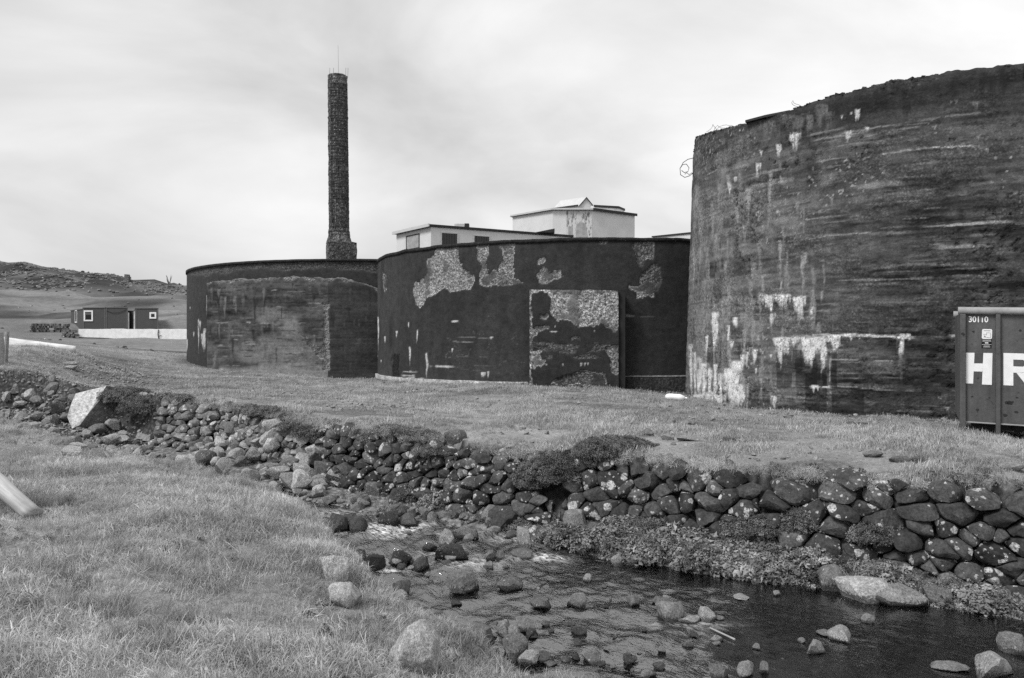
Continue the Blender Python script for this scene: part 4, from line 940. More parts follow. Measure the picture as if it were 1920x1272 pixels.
# tall block
P4 = [(.05, 63.2), (3.05, 60.0), (6.0, 60.0), (9.6, 62.6), (7.5, 67.0), (2.0, 68.0)]
zt4 = EYE + 249 / FPX * 60
tb, outp = flat_house('factory_building', 'tall white block with little gabled roof hatch on top', P4, 1.0, zt4 - .14, .2, .14, M['plaster'], M['pale_trim'])
tb['group'] = 'white factory buildings'
for A, B, m in ((outp[0], outp[1], 'dark_trim'), (outp[1], outp[2], 'dark_trim'), (outp[2], outp[3], 'dark_trim')):
    o, a, b, d = wall_rect(A, B, 0, math.dist(A, B), zt4 - .19 if A == outp[2] else zt4 - .155, (zt4 + .01) if A == outp[2] else zt4 - .125, -.02, .015); MB().obox(o, a, b, d).build('fascia', M[m], tb)
# stained face panel and bricked-up opening
A, B = P4[1], P4[2]
u0, _ = u_on(A, B, 1062); o, a, b, d = wall_rect(A, B, u0, math.dist(A, B) - .004, 8.6, zt4 - .2, .004, .012)
st_ = Mat('streaked_plaster'); p = st_.pos((1, 1, .35)); p2_ = st_.pos()
n_s = st_.math('MULTIPLY', st_.rng(st_.noise(p, 3.5, 6, .7), .5, .6, 1, .28), st_.rng(st_.noise(p2_, 9, 5, .7), .58, .68, 1, .5)); st_.col(st_.math('MULTIPLY', n_s, .58)); st_.rough(.85)
pan = MB().obox(o, a, b, d).build('stained_panel', st_.m, tb)
u1, _ = u_on(A, B, 1090); pts = [(-.42, 0)] + [(.38 * math.cos(t), .85 + .42 * math.sin(t)) for t in np.linspace(math.pi, 0, 9)] + [(.5, .0)]
ar = [(A[0] + u1 + a_, A[1] - .03, zt4 - 2.3 + b_) for a_, b_ in pts]; MB().add(ar + [(x, y + .025, z) for x, y, z in ar], [tuple(range(len(ar)))] + [(i, i + 1, len(ar) + i + 1, len(ar) + i) for i in range(len(ar) - 1)]).build('blocked_opening', M['board'], tb)
u1, _ = u_on(A, B, 1069); o, a, b, d = wall_rect(A, B, u1 - .14, u1 + .18, zt4 - 2.0, zt4 - 1.35, .013, .03); MB().obox(o, a, b, d).build('vent_opening', M['board'], tb)
# gabled hatch
def P3(px, py, Y): return np.array(at(px, py, Y))
Yg = 60.7; zr = zt4 + .01
gA, gB = P3(1086, 392, Yg), P3(1107.5, 392, Yg + .25); gA[2] = gB[2] = zr; rd = np.array([-1.75, 1.5, 0])
e1, e2 = gA + (0, 0, .36), gB + (0, 0, .44); ap = (gA + gB) / 2 + (0.03, 0, .92)
gh = MB().add([gA, gB, e2, ap, e1, gA + rd, gB + rd, e2 + rd, ap + rd, e1 + rd], [(0, 1, 2, 3, 4), (5, 9, 8, 7, 6), (0, 4, 9, 5), (1, 6, 7, 2)]).build('roof_hatch', M['plaster_stain'], tb)
fw = -rd / np.linalg.norm(rd) * .1
for q0, q1, m in ((e1, ap, 'pale_trim'), (ap, e2, 'pale_trim')):
    dd = (q1 - q0); ext = dd / np.linalg.norm(dd) * .14; lo = q0 - ext * (q0 is e1); hi = q1 + ext * (q1 is e2); up = np.array([0, 0, .06])
    MB().obox(lo + fw + (0, 0, .005), hi - lo, rd * 1.08, up).build('hatch_roof', M[m], gh)
    MB().obox(lo + fw * 1.3 - (0, 0, .02), hi - lo, rd * .02, up * 1.2).build('barge_board', M['dark_trim'], gh)
MB().obox(e1 + fw - (.16, 0, .12), rd * 1.08, (-.03, -.03, 0), (0, 0, .14)).build('eave_board', M['dark_trim'], gh)
a_, b_ = P3(1115, 392, 61.2), P3(1160, 395, 61.8); a_[2] = b_[2] = zr
hb = MB().obox(a_, b_ - a_, (.6, 1.1, 0), (0, 0, .28)).build('roof_box', M['plaster_stain'], tb)
MB().obox(a_ + (-.08, -.06, .283), (b_ - a_) * 1.05, (.65, 1.2, 0), (0, 0, .17)).build('box_cover', M['dark_trim'], hb)
# third roof at the right
P5 = [(10.1, 57.2), (14.5, 53.2), (18, 57), (14, 61)]; zt5 = EYE + 197 / FPX * 57.2
rb, o5 = flat_house('factory_building', 'white building edge with sloping dark roofline beside the tall tank', P5, 1.0, zt5 - .1, .12, .1, M['plaster'], M['dark_trim'])
rb['group'] = 'white factory buildings'

# ------------------------------------------------------------------ cabin, its low walls
def G(px, Y): x = (px - CX) / FPX * Y; return x, g1(x, Y)
Yk = 92.0; zk = EYE + (HY - 619) / FPX * Yk; hk = 2.5
cb = empty('cabin', ((220 - CX) / FPX * Yk, Yk, zk), 'dark site cabin of joined modules with white window frames', 'cabin')
X_ = lambda px, Y=Yk: (px - CX) / FPX * Y
mods = [(156, 198, 0, 0), (198.5, 240, 0, .02), (254, 297, 0, -.06)]
for i, (a, b, dy, dz) in enumerate(mods):
    sk = (1 + 5.8 / Yk) * 1.003; MB().prism([(X_(a), Yk), (X_(b), Yk), (X_(b) * sk, Yk + 5.8), (X_(a) * sk, Yk + 5.8)], zk - .6, zk + hk + dz).build('module', M['cabin'], cb)
    rf_ = MB().prism([(X_(a) - .05, Yk - .06), (X_(b) + .05, Yk - .06), (X_(b) * sk, Yk + 5.9), (X_(a) * sk, Yk + 5.9)], zk + hk + dz + .004, zk + hk + dz + .09).build('roof', M['steel'], cb)
    for xx in (X_(a), X_(b) - .14):
        MB().box(xx, xx + .14, Yk - .03, Yk - .004, zk - .3, zk + hk + dz).build('corner_post', M['steel'], cb)
# end face receding at the left
Ml = [(X_(133, 97), 97.0), (X_(155.7), Yk + .15), (X_(155.7), Yk + 5.8), (X_(133, 97), 101)]
MB().prism(Ml, zk - .6, zk + hk - .12).build('module', M['cabin'], cb); MB().prism([(Ml[0][0] - .1, Ml[0][1]), (Ml[1][0], Ml[1][1] - .1), Ml[2], Ml[3]], zk + hk - .116, zk + hk - .04).build('roof', M['steel'], cb)
window(cb, Ml[0], Ml[1], 141.5, 144.5, 583.5, 603.5, 0, M['glass_dark'], M['white_paint'], .12)
Af, Bf = (X_(156), Yk), (X_(297), Yk)
def cab_window(px0, px1, py0, py1, fr):
    u0, u1 = X_(px0), X_(px1); za, zb = EYE + (HY - py1) / FPX * Yk, EYE + (HY - py0) / FPX * Yk
    p = MB().box(u0, u1, Yk - .02, Yk - .004, za, zb).build('window', M['glass_dark'], cb)
    for q in ((u0 - fr, u0, za - fr, zb + fr), (u1, u1 + fr, za - fr, zb + fr), (u0, u1, zb, zb + fr), (u0, u1, za - fr, za)):
        MB().box(q[0], q[1], Yk - .07, Yk - .004, q[2], q[3]).build('frame', M['white_paint'], p)
    MB().box(u0, u1, Yk - .03, Yk - .022, zb - (zb - za) * .38, zb - .02).build('curtain', M['steel'], p)
cab_window(160, 172, 585, 600, .16); cab_window(283.5, 290.5, 588.5, 595, .17)
dr = MB().box(X_(240.3), X_(251), Yk + .9, Yk + .98, zk - .1, zk + 2.1).build('door', M['steel'], cb)
MB().prism([(X_(240.2) * 1.012, Yk + 1.0), (X_(253.8) * 1.012, Yk + 1.0), (X_(253.8) * 1.06, Yk + 5.6), (X_(240.2) * 1.06, Yk + 5.6)], zk - .5, zk + 2.25).build('lobby', M['dark_trim'], cb)
MB().box(X_(251), X_(253.6), Yk - .05, Yk + .1, zk - .2, zk + 2.15).build('door_post', M['plaster_stain'], cb)
MB().box(X_(240.3), X_(242), Yk - .02, Yk + .1, zk - .2, zk + 2.0).build('door_post', M['board'], cb)
MB().tube([(X_(200), Yk - .05, zk + 2.2), (X_(212), Yk - .07, zk + 1.95), (X_(226), Yk - .07, zk + 2.05), (X_(238), Yk - .05, zk + 2.35)], .025, 4).build('cable', M['black'], cb)
# whitewashed wall in front
Yl = 87.5; nseg = 60; xs = np.linspace(X_(147, Yl), X_(352, Yl), nseg); rr = random.Random(3)
wz1 = lambda x: EYE + (HY - 617.5) / FPX * Yl + .05 * (vnoise(x * 1.3, 0.0, 6) - .5)
wz0 = EYE + (HY - np.interp(np.linspace(147, 352, nseg), [147, 190, 230, 352], [632.5, 633.5, 636, 641])) / FPX * Yl
gwall = empty('low_wall', (xs[20], Yl, wz0[20]), 'low whitewashed stone wall in front of the cabin', 'wall')
V = []; F_ = []
for i, x in enumerate(xs):
    j = .012 * (rr.random() - .5)
    V += [(x, Yl + j, wz0[i]), (x, Yl + j + .02, float(wz1(x))), (x, Yl + .5, float(wz1(x)) + .02), (x, Yl + .5, wz0[i] - .5)]
for i in range(nseg - 1):
    for k in range(3): F_.append((4 * i + k, 4 * i + 4 + k, 4 * i + 5 + k, 4 * i + 1 + k))
F_ += [(0, 1, 2, 3), (4 * nseg - 4, 4 * nseg - 1, 4 * nseg - 2, 4 * nseg - 3)]
mk('masonry', V, F_, M['limewash'], gwall)
V = []; F_ = []
for i, x in enumerate(xs):
    t = max(0, (i - 12) / nseg); V += [(x, Yl - .08, wz0[i] - .25 - .6 * t), (x, Yl - .08, wz0[i] - .0), (x, Yl + .3, wz0[i] - .001), (x, Yl + .3, wz0[i] - 1.2)]
for i in range(12, nseg - 1):
    for k in range(2): F_.append((4 * i + k, 4 * i + 4 + k, 4 * i + 5 + k, 4 * i + 1 + k))
mk('bare_footing', V, F_, M['soil'], gwall)  # shadow along the wall's base, drawn as a dark strip in soil colour
x = X_(297.5, Yl); mb = MB(); mb.tube([(x, Yl - .06, float(wz1(x)) - .05), (x - .05, Yl - .07, float(wz1(x)) - .6), (x + .05, Yl - .06, float(wz1(x)) - 1.1)], .05, 4); mb.tube([(x, Yl - .06, float(wz1(x)) - .8), (x + .35, Yl - .06, float(wz1(x)) - .65)], .03, 4); mb.build('crack', M['black'], gwall)
MB().box(X_(208, 90), X_(232, 90), 90, 90.5, zk - .35, zk + .12).build('doorstep', M['limewash'], cb)

# ------------------------------------------------------------------ stones
def chaikin(P, n=2):
    for _ in range(n):
        Q = np.roll(P, -1, 0); P = np.stack([.75 * P + .25 * Q, .25 * P + .75 * Q], 1).reshape(-1, 2)
    return P
def resample(P, n):
    Q = np.vstack([P, P[:1]]); d = np.r_[0, np.cumsum(np.linalg.norm(np.diff(Q, axis=0), axis=1))]
    t = np.linspace(0, d[-1], n, endpoint=False); return np.stack([np.interp(t, d, Q[:, 0]), np.interp(t, d, Q[:, 1])], 1)
def clip_half(P, n, d):
    out = []
    for i in range(len(P)):
        a, b = P[i], P[(i + 1) % len(P)]; sa, sb = a @ n - d, b @ n - d
        if sa <= 0: out.append(a)
        if (sa < 0) != (sb < 0) and sa != sb: out.append(a + (b - a) * sa / (sa - sb))
    return np.array(out) if out else np.zeros((0, 2))
def cells(L_, Hf, cw, asp, seed):
    """irregular stone outlines filling a strip of length L_ and height Hf(s)"""
    rg = np.random.default_rng(seed); chh = cw / asp; pts = []; row = 0; Hm = max(Hf(a) for a in np.linspace(0, L_, 30)); h = chh * .3
    while h < Hm + chh:
        s_ = rg.uniform(-.5, .5) * cw
        while s_ < L_ + cw:
            big = rg.random(); w_ = cw * (.42 if big < .32 else .8 if big < .62 else 1.2 if big < .87 else 1.75)
            pts.append((s_ + rg.normal() * .1 * cw, h + rg.normal() * .24 * chh, w_)); s_ += w_ * rg.uniform(.85, 1.15)
        h += chh * rg.uniform(.85, 1.15); row += 1
    P = np.array(pts); Q = P[:, :2] * np.array([1, asp]); wts = (P[:, 2] * .28) ** 2
    out = []
    for i in range(len(Q)):
        if not (0 <= P[i, 0] <= L_) or P[i, 1] > Hf(P[i, 0]) - .12 * chh: continue
        c_ = Q[i] + np.array([(-1, -1), (1, -1), (1, 1), (-1, 1)]) * cw * 1.6
        dd = np.sum((Q - Q[i]) ** 2, 1); nb = np.nonzero((dd < (cw * 3) ** 2) & (dd > 0))[0]
        for j in nb[np.argsort(dd[nb])]:
            n = Q[j] - Q[i]; d = (Q[j] @ Q[j] - Q[i] @ Q[i] - wts[j] + wts[i]) / 2; c_ = clip_half(c_, n, d)
            if len(c_) < 3: break
        if len(c_) < 3: continue
        out.append(c_ / np.array([1, asp]))
    return out
def wall_stone_mesh(poly, pos, rg, bulge, n=20, gap=1.03):
    ce = poly.mean(0); w = poly[:, 0].max() - poly[:, 0].min(); hgt = poly[:, 1].max() - poly[:, 1].min()
    k = resample(poly, n); k = .7 * k + .15 * (np.roll(k, 1, 0) + np.roll(k, -1, 0)); ce = k.mean(0); k = k - ce
    a = rg.normal() * .07; k = k @ np.array([[math.cos(a), -math.sin(a)], [math.sin(a), math.cos(a)]])
    gp = gap * rg.uniform(.9, 1.03); b = bulge * min(w, hgt * 1.3) * rg.uniform(.7, 1.35); d0 = rg.normal() * .03 + .02
    tx, tz = rg.normal() * .10, rg.normal() * .12
    V = []
    for f, dp in ((.85, -1.0), (.98, -.35), (1.0, .1), (.95, .55), (.78, .86), (.42, .98)):
        r = k * gp * f; V.append(np.c_[ce + r, d0 + b * dp + (r[:, 0] * tx + r[:, 1] * tz) * (dp > 0)])
    V.append(np.array([[ce[0], ce[1], d0 + b]])); V = np.vstack(V)
    V[:, 2] += (noise3(V * 7 + rg.uniform(0, 50), 3) - .5) * b * .9; V[:, :2] += (np.stack([noise3(V * 9 + 7, 5), noise3(V * 9 + 19, 8)], 1) - .5) * .05 * min(1, w * 3)
    o_ = np.array([ce[0], ce[1], d0])
    for q in range(rg.integers(6, 11)):
        nv = np.array([rg.normal() * .7, rg.normal() * .7, .35 + abs(rg.normal())]); nv /= np.linalg.norm(nv); e = (V - o_) @ nv; dm = e.max() * rg.uniform(.55, .9)
        V -= np.outer(np.where(e > dm, (e - dm) * .98, 0), nv)
    V += (np.stack([noise3(V * 26 + 3, 15), noise3(V * 26 + 11, 18), noise3(V * 26 + 29, 21)], 1) - .5) * .022
    W = np.array([pos(*v) for v in V]); F_ = []
    for q in range(5):
        for i in range(n): F_.append((q * n + i, q * n + (i + 1) % n, (q + 1) * n + (i + 1) % n, (q + 1) * n + i))
    F_ += [(5 * n + i, 5 * n + (i + 1) % n, 6 * n) for i in range(n)]
    return W, F_
def dry_wall(label, X0, X1, cw, seed, mat, hmul=lambda X: 1.0, drop=lambda X: 0.0):
    xs = np.arange(X0, X1 + .01, .05); wt = Ywt(xs); k = np.ones(9) / 9; wt = np.convolve(np.pad(wt, 4, mode='edge'), k, 'valid')
    d = np.r_[0, np.cumsum(np.hypot(np.diff(xs), np.diff(wt)))]
    ztop = gT(xs, wt) - .04; zf = np.minimum(_zfoot(xs), ztop - .2) - .12
    H = (ztop - zf) * np.array([hmul(x) for x in xs]) - np.array([drop(x) for x in xs])
    Hf = lambda s_: float(np.interp(s_, d, H))
    o = empty('stone_wall', (float(xs[len(xs) // 2]), float(wt[len(xs) // 2]), float(zf[len(xs) // 2])), label, 'stone wall', 'dry stone walls along the stream')
    tx_ = np.gradient(xs, d); ty_ = np.gradient(wt, d)
    def pos(s_, h, dp):
        x = np.interp(s_, d, xs); y = np.interp(s_, d, wt); z0 = np.interp(s_, d, zf); tx, ty = np.interp(s_, d, tx_), np.interp(s_, d, ty_)
        Hh = max(np.interp(s_, d, ztop) - z0, .2); back = -.36 + .36 * h / Hh
        q = dp - back + .13
        return (x + ty * q, y - tx * q, z0 + h)
    rg = np.random.default_rng(seed); n = 0
    for c_ in cells(d[-1], Hf, cw, 1.6, seed):
        s0 = float(np.clip(c_[:, 0].mean(), 0, d[-1]))
        W, F_ = wall_stone_mesh(c_, pos, rg, .34)
        mk('stone', W, F_, mat, o, smooth=True, crease=32, color=float(rg.choice([.6, .85, 1.0, 1.25, 1.6], p=[.2, .25, .3, .15, .1]))); n += 1
    return o, n
walls = []
walls.append(dry_wall('high lichen-spotted dry stone wall at the right above the dark water', .9, 10.5, .35, 21, M['wall_stone']))
walls.append(dry_wall('middle stretch of mossy dry stone wall behind the rapids', -3.9, .75, .31, 22, M['wall_stone'], hmul=lambda X: .97))
walls.append(dry_wall('crumbling left stretch of dry stone wall above the rubble heap', -8.85, -4.05, .28, 23, M['wall_stone_far'], hmul=lambda X: np.interp(X, [-8.85, -8.3, -6, -4.9, -4.05], [.92, .98, .92, .8, .7])))
print('wall stones', [w[1] for w in walls])

def rock_mesh(name, seed, sub=4, facets=9, sharp=.75, flat=.7, mat=None):
    rg = np.random.default_rng(seed); bm = bmesh.new(); bmesh.ops.create_icosphere(bm, subdivisions=sub, radius=1)
    V = np.array([v.co for v in bm.verts]); F_ = [[v.index for v in f.verts] for f in bm.faces]; bm.free()
    V = np.sign(V) * np.abs(V) ** .78
    A = rg.normal(size=(3, 3)); Q, _ = np.linalg.qr(A); V = V @ Q
    for k in range(facets):
        n = rg.normal(size=3); n /= np.linalg.norm(n); d = rg.uniform(.5, .85); e = V @ n - d; V -= np.outer(np.where(e > 0, e * sharp, 0), n)
    V *= np.array([1, rg.uniform(.65, .9), flat * rg.uniform(.75, 1.15)])
    V += V * ((noise3(V * 1.7 + seed, seed % 40) - .5) * .25 + (noise3(V * 5 + seed, seed % 40 + 9) - .5) * .12 + (noise3(V * 13 + seed, seed % 40 + 19) - .5) * .06)[:, None]
    V -= (V.max(0) + V.min(0)) / 2; V /= V[:, 0].max(); V[:, 1] *= min(1, .95 / V[:, 1].max()) if V[:, 1].max() > .6 else .7 / V[:, 1].max(); V[:, 2] -= V[:, 2].min(); V[:, 2] /= V[:, 2].max()      # unit half-width, unit height, base at 0
    return mesh_data(name, V, np.array(F_), mat or M['boulder'], True, crease=30)
ROCK = [rock_mesh('boulder', 500 + k, 4, 11 + k % 5, .93, .6 + .05 * (k % 5)) for k in range(14)]
RUB = [rock_mesh('stone', 700 + k, 3, 11 + k % 4, .95, .55 + .05 * (k % 4)) for k in range(16)]
def rock(me, x, y, z, w, h, rot, name, label, cat='rock', group=None, color=1.0, tilt=0.0, sink=.25):
    o = bpy.data.objects.new(name, me); COL.objects.link(o)
    H = h / (1 - sink); o.scale = (w / 2, w / 2, H); o.location = (x, y, z - H * sink); o.rotation_euler = (tilt, tilt * .6, rot)
    o.color = (color, color, color, 1); return tag(o, label, cat, group)
RR = random.Random(99)
BARE = []     # where stones keep the grass away: x, y, radius
def water_rock(px, py, w, h, label, color=1.0, group='rocks in the stream', sink=.3, me=None):
    x, y, z = ray_water(px, py); m = y / FPX
    o = rock(me or ROCK[RR.randrange(len(ROCK))], x, y + w * m * .3, z, w * m, h * m, RR.uniform(0, 6.28), 'boulder', label, 'rock', group, color, RR.uniform(-.12, .12), sink)
    o.material_slots[0].link = 'OBJECT'; o.material_slots[0].material = M['wet_boulder']; return o
D_, P_ = .32, 1.55      # dark wet rock, pale dry rock
for a in [
    (632, 1000, 55, 34, 'dark rounded boulder against the left bank above the first rapid', D_), (666, 1000, 44, 30, 'dark angular boulder right of another at the left bank, first rapid', D_), (652, 978, 46, 12, 'thin dark slab lying upstream of the two left bank boulders', D_),
    (727, 987, 40, 26, 'black wet boulder with foam behind it in the first rapid', .22), (749, 969, 24, 16, 'small dark pointed stone near far bank above first rapid', .5), (771, 969, 30, 18, 'pale flat-topped stone near the far bank above first rapid', 1.2), (766, 985, 42, 18, 'low dark stone right of the black foaming boulder', .5),
    (880, 974, 84, 46, 'large mossy boulder lying at the foot of the wall midstream', .7), (921, 988, 48, 40, 'blunt wedge-shaped boulder right of the large mossy boulder', .9), (787, 950, 44, 36, 'grey upright boulder at the far bank left of the mossy boulder', .8),
    (837, 1026, 42, 32, 'pale conical rock on top of the midstream line of stones', 1.3), (872, 1012, 52, 20, 'long low rock behind the pale conical rock', .8), (842, 1054, 68, 32, 'flat black rock ledge with bright top in midstream', .25), (806, 1032, 30, 12, 'small black stone left of the pale conical rock', .3),
    (674, 1057, 30, 26, 'dark knob of rock at the left end of second rapid', .35), (700, 1068, 46, 26, 'black wet rock left of the white water in second rapid', .2), (752, 1058, 42, 24, 'black humped rock right of the white water in second rapid', .22), (788, 1068, 44, 22, 'dark smooth rock below the flat black ledge', .35),
    (752, 1116, 46, 26, 'leaf-shaped dark rock pointing out from the left bank grass', .5), (867, 1112, 70, 36, 'lone speckled grey boulder standing in open water', .8), (957, 1110, 58, 20, 'low jagged rock right of the lone speckled boulder', .6), (1015, 1143, 52, 20, 'smooth rounded rock half under water at stream centre', .7), (1082, 1137, 44, 24, 'pitted pale rock right of the smooth half-drowned one', .9),
    (919, 1050, 26, 16, 'grey stone in the row downstream of the black ledge', .9), (937, 1051, 24, 18, 'second grey stone in row downstream of the black ledge', .7), (976, 1048, 44, 14, 'broad flat stone at the right of the row midstream', .7), (986, 1027, 44, 34, 'pale angular boulder against the grassy far bank', 1.25), (927, 1000, 30, 12, 'pale flat stone between wedge boulder and far bank', 1.4),
    (1159, 1061, 24, 20, 'pale triangular stone below the overhanging leaves', 1.5), (1186, 1059, 22, 16, 'grey stone right of the pale triangular one under leaves', 1.0), (1101, 1091, 20, 14, 'little pale stone alone in the centre of the stream', 1.6), (1190, 1136, 34, 18, 'grey rock left of the group with the big oval boulder', .8),
    (1257, 1166, 66, 34, 'big oval grey boulder of the group in dark water', .95), (1293, 1170, 44, 11, 'flat pale slab between oval boulder and white stone', 1.6), (1328, 1167, 36, 27, 'white pointed stone of the group in dark water', 1.75), (1352, 1165, 18, 9, 'little round stone at right end of the oval boulder group', 1.1), (1245, 1137, 42, 14, 'low rock behind the oval boulder', .7),
    (1531, 1228, 42, 26, 'pale wedge rock left of its pair in lower dark water', 1.4), (1581, 1205, 48, 24, 'pale angular rock right of its pair in lower dark water', 1.5), (1548, 1193, 40, 7, 'thin flat stone behind the pale pair of rocks', .9), (1632, 1168, 30, 15, 'small pointed stone alone before the right stone wall', 1.2), (1458, 1117, 18, 9, 'tiny pale stone near the far bank in still water', 1.4), (1392, 1125, 34, 6, 'thin pale stone barely above the still water', 1.6),
    (1572, 1110, 62, 46, 'round grey boulder at the far bank beside the long pale rock', .8), (1628, 1130, 108, 42, 'long pale lichen-crusted rock at the edge of the right wall', 1.7), (1700, 1143, 96, 38, 'sloping grey slab of rock leaning from the right wall into water', 1.1), (1766, 1135, 60, 36, 'dull squat boulder under the right stone wall', .7),
    (1872, 1275, 100, 44, 'big pale boulder in the bottom right corner of the stream', 1.35), (1908, 1228, 56, 34, 'grey boulder cut by the right picture edge', .9), (1352, 1276, 46, 26, 'round dark rock at the bottom edge of the stream', .7), (1400, 1268, 50, 20, 'pale low rock at bottom edge next to round dark rock', 1.3), (1436, 1262, 28, 18, 'small grey rock right of the pale low bottom rock', 1.0),
    (903, 1208, 66, 34, 'mottled boulder at left of the near shoal of stones', .7), (965, 1232, 66, 36, 'largest brown-grey boulder of the near shoal of stones', .75), (990, 1247, 50, 22, 'white blocky stone in front of the near shoal', 1.6), (985, 1182, 54, 18, 'flat slab at the back of the near shoal of stones', .9), (945, 1190, 40, 22, 'pale rounded stone in the middle of near shoal', 1.2), (965, 1196, 30, 20, 'white speckled stone right of middle in near shoal', 1.4), (1020, 1242, 30, 16, 'dark small stone at right of the near shoal', .5), (996, 1198, 34, 16, 'black wet stone right in the near shoal', .3),
    (1085, 1192, 32, 18, 'dark stone alone right of the near shoal', .4), (1083, 1212, 26, 12, 'dark flat stone in front of the lone dark stone', .4), (1112, 1246, 44, 18, 'rounded stone topping the bottom centre gravel', .8), (1790, 1260, 70, 10, 'pale flat stone awash near the bottom right boulder', 1.0)]:
    water_rock(*a)
for k in range(120):     # small stones of the shoals
    cx_, cy_, sx, sy, wh = RR.choice([(955, 1205, 60, 16, 'in the near shoal'), (1010, 1240, 60, 14, 'in the near shoal'), (1090, 1250, 50, 14, 'on the bottom centre gravel'), (930, 1185, 30, 10, 'in the near shoal'), (860, 1045, 60, 12, 'by the flat black ledge'), (720, 1060, 60, 8, 'in the second rapid'), (1100, 1262, 60, 8, 'on the bottom centre gravel'), (900, 1090, 110, 25, 'round the lone speckled boulder'), (1100, 1120, 110, 30, 'in the open centre of the stream'), (1050, 1180, 90, 25, 'right of the near shoal'), (860, 1010, 80, 10, 'above the pale conical rock'), (1150, 1230, 70, 20, 'left of the floating stick'), (1400, 1215, 150, 25, 'in the lower dark water'), (700, 975, 60, 8, 'in the first rapid')])
    cc = RR.choice([.35, .5, .8, 1.2, 1.6])
    water_rock(RR.gauss(cx_, sx), min(1285, RR.gauss(cy_, sy)), *(lambda w: (w, w * RR.uniform(.2, .6)))(RR.uniform(8, 26)), '%s stone %s' % ('small dark wet' if cc < .6 else 'small grey' if cc < 1 else 'small pale dry', wh), cc, 'small stones of the shoals', me=RUB[k % 16])
# far bank edge stones under the middle wall
for k in range(34):
    px = RR.uniform(560, 930); py = np.interp(px, [560, 700, 850, 930], [930, 962, 985, 992]) - RR.uniform(0, 16)
    x, y, z = ray(px, py); w = RR.uniform(10, 34) * y / FPX
    rock(RUB[k % 16], x, y, z, w, w * RR.uniform(.4, .65), RR.uniform(0, 6.28), 'stone', '%s loose stone at the far waterline %s' % ('big' if w > .26 else 'small', 'below the rubble heap' if px < 660 else 'under the middle wall' if px < 800 else 'beside the large mossy boulder'), 'stone', 'stones at the far waterline', RR.choice([.4, .6, .8, 1.1]), RR.uniform(-.2, .2))
for px, py, w, h, lab, c_ in [(735, 925, 34, 44, 'dark standing boulder against foot of the middle wall', .6), (700, 930, 36, 26, 'grey boulder left of the standing one at the middle wall foot', .7), (610, 905, 44, 40, 'dark boulder below the right end of rubble heap', .6), (1078, 998, 46, 40, 'pale weathered boulder among the weeds on the far bank', 1.1), (1200, 960, 40, 26, 'grey lichen-spotted boulder half buried under the right wall', .9),
        (770, 1262, 104, 88, 'big lichened boulder in foreground grass at bottom centre', 1.9), (626, 1096, 66, 56, 'pale upper boulder set in the grassy left bank', 2.2), (648, 1140, 64, 44, 'pale lower boulder set in the grassy left bank', 2.2), (852, 832, 46, 26, 'dark oblong boulder on the turf above the middle wall', .55), (942, 868, 20, 24, 'white pointed stone on the top of the middle wall', 2.4), (865, 862, 60, 14, 'white bleached flat stone on top of the middle wall', 2.6),
        (1725, 872, 26, 18, 'dark upright stone in turf near the container', .6), (1760, 873, 34, 12, 'pale rounded stone in turf right of the dark upright one', 1.4), (1795, 879, 44, 11, 'long pale stone in the turf below container corner', 1.3), (1690, 868, 38, 12, 'flat dark stone in turf left of the upright one', .7), (1640, 858, 34, 12, 'flat stone in the turf before the right tank', .9), (1905, 884, 44, 16, 'pale grassy stone in turf at the right edge', 1.2), (1370, 832, 26, 12, 'brown stone in the turf above the right wall', .6), (1252, 826, 26, 12, 'pale stone in turf above the heather mound', 1.3), (1300, 828, 60, 8, 'long low pale stone in the turf above the right wall', 1.2), (1216, 818, 22, 14, 'rounded stone in turf behind the heather mound', .9),
        (1600, 799, 20, 9, 'dark stone near the foot of right tank', .6), (1623, 799, 30, 9, 'flat pale stone near the foot of right tank', 1.2), (1478, 785, 18, 7, 'small stone at the left foot of right tank', .9), (1290, 796, 30, 8, 'small flat stone on the turf before the white buoy', 1.0),
        (175, 778, 40, 30, '', 1), (60, 940, 0, 0, '', 1)]:
    if not lab: continue
    x, y, z = ray(px, py); m = y / FPX
    rock(ROCK[RR.randrange(14)], x, y + w * m * .25, z, w * m, h * m, RR.uniform(-.4, .4), 'boulder', lab, 'rock', None, c_, RR.uniform(-.1, .1), .24); BARE.append((x, y + w * m * .08, w * m * .47))
# fallen rubble in front of the left wall
heap = [(280, 862), (380, 830), (470, 815), (560, 812), (625, 850), (640, 915), (600, 940), (520, 925), (440, 902), (350, 885)]
n = 0
while n < 150:
    px, py = RR.uniform(280, 650), RR.uniform(805, 945)
    if not in_poly(np.array([px]), np.array([py]), heap)[0]: continue
    x, y, z = ray(px, py); big = RR.random()
    w = (RR.uniform(.16, .3) if big < .7 else RR.uniform(.32, .58)); h = w * RR.uniform(.4, .75)
    lift = .42 * math.exp(-((px - 500) / 90) ** 2 - ((py - 860) / 35) ** 2)
    cc = RR.choice([.7, 1.0, 1.3, 1.7, 2.0]); lb_ = '%s %s fallen stone %s of the rubble heap' % ('big' if w > .31 else 'small', 'pale' if cc > 1.4 else 'dull grey', 'at the dry left end' if px < 420 else 'at the water end' if px > 540 else 'in the middle')
    rock(RUB[n % 16], x, y, z + lift, w, h, RR.uniform(0, 6.28), 'stone', lb_, 'stone', 'stones of the rubble heap', cc, RR.uniform(-.35, .35), .15); n += 1
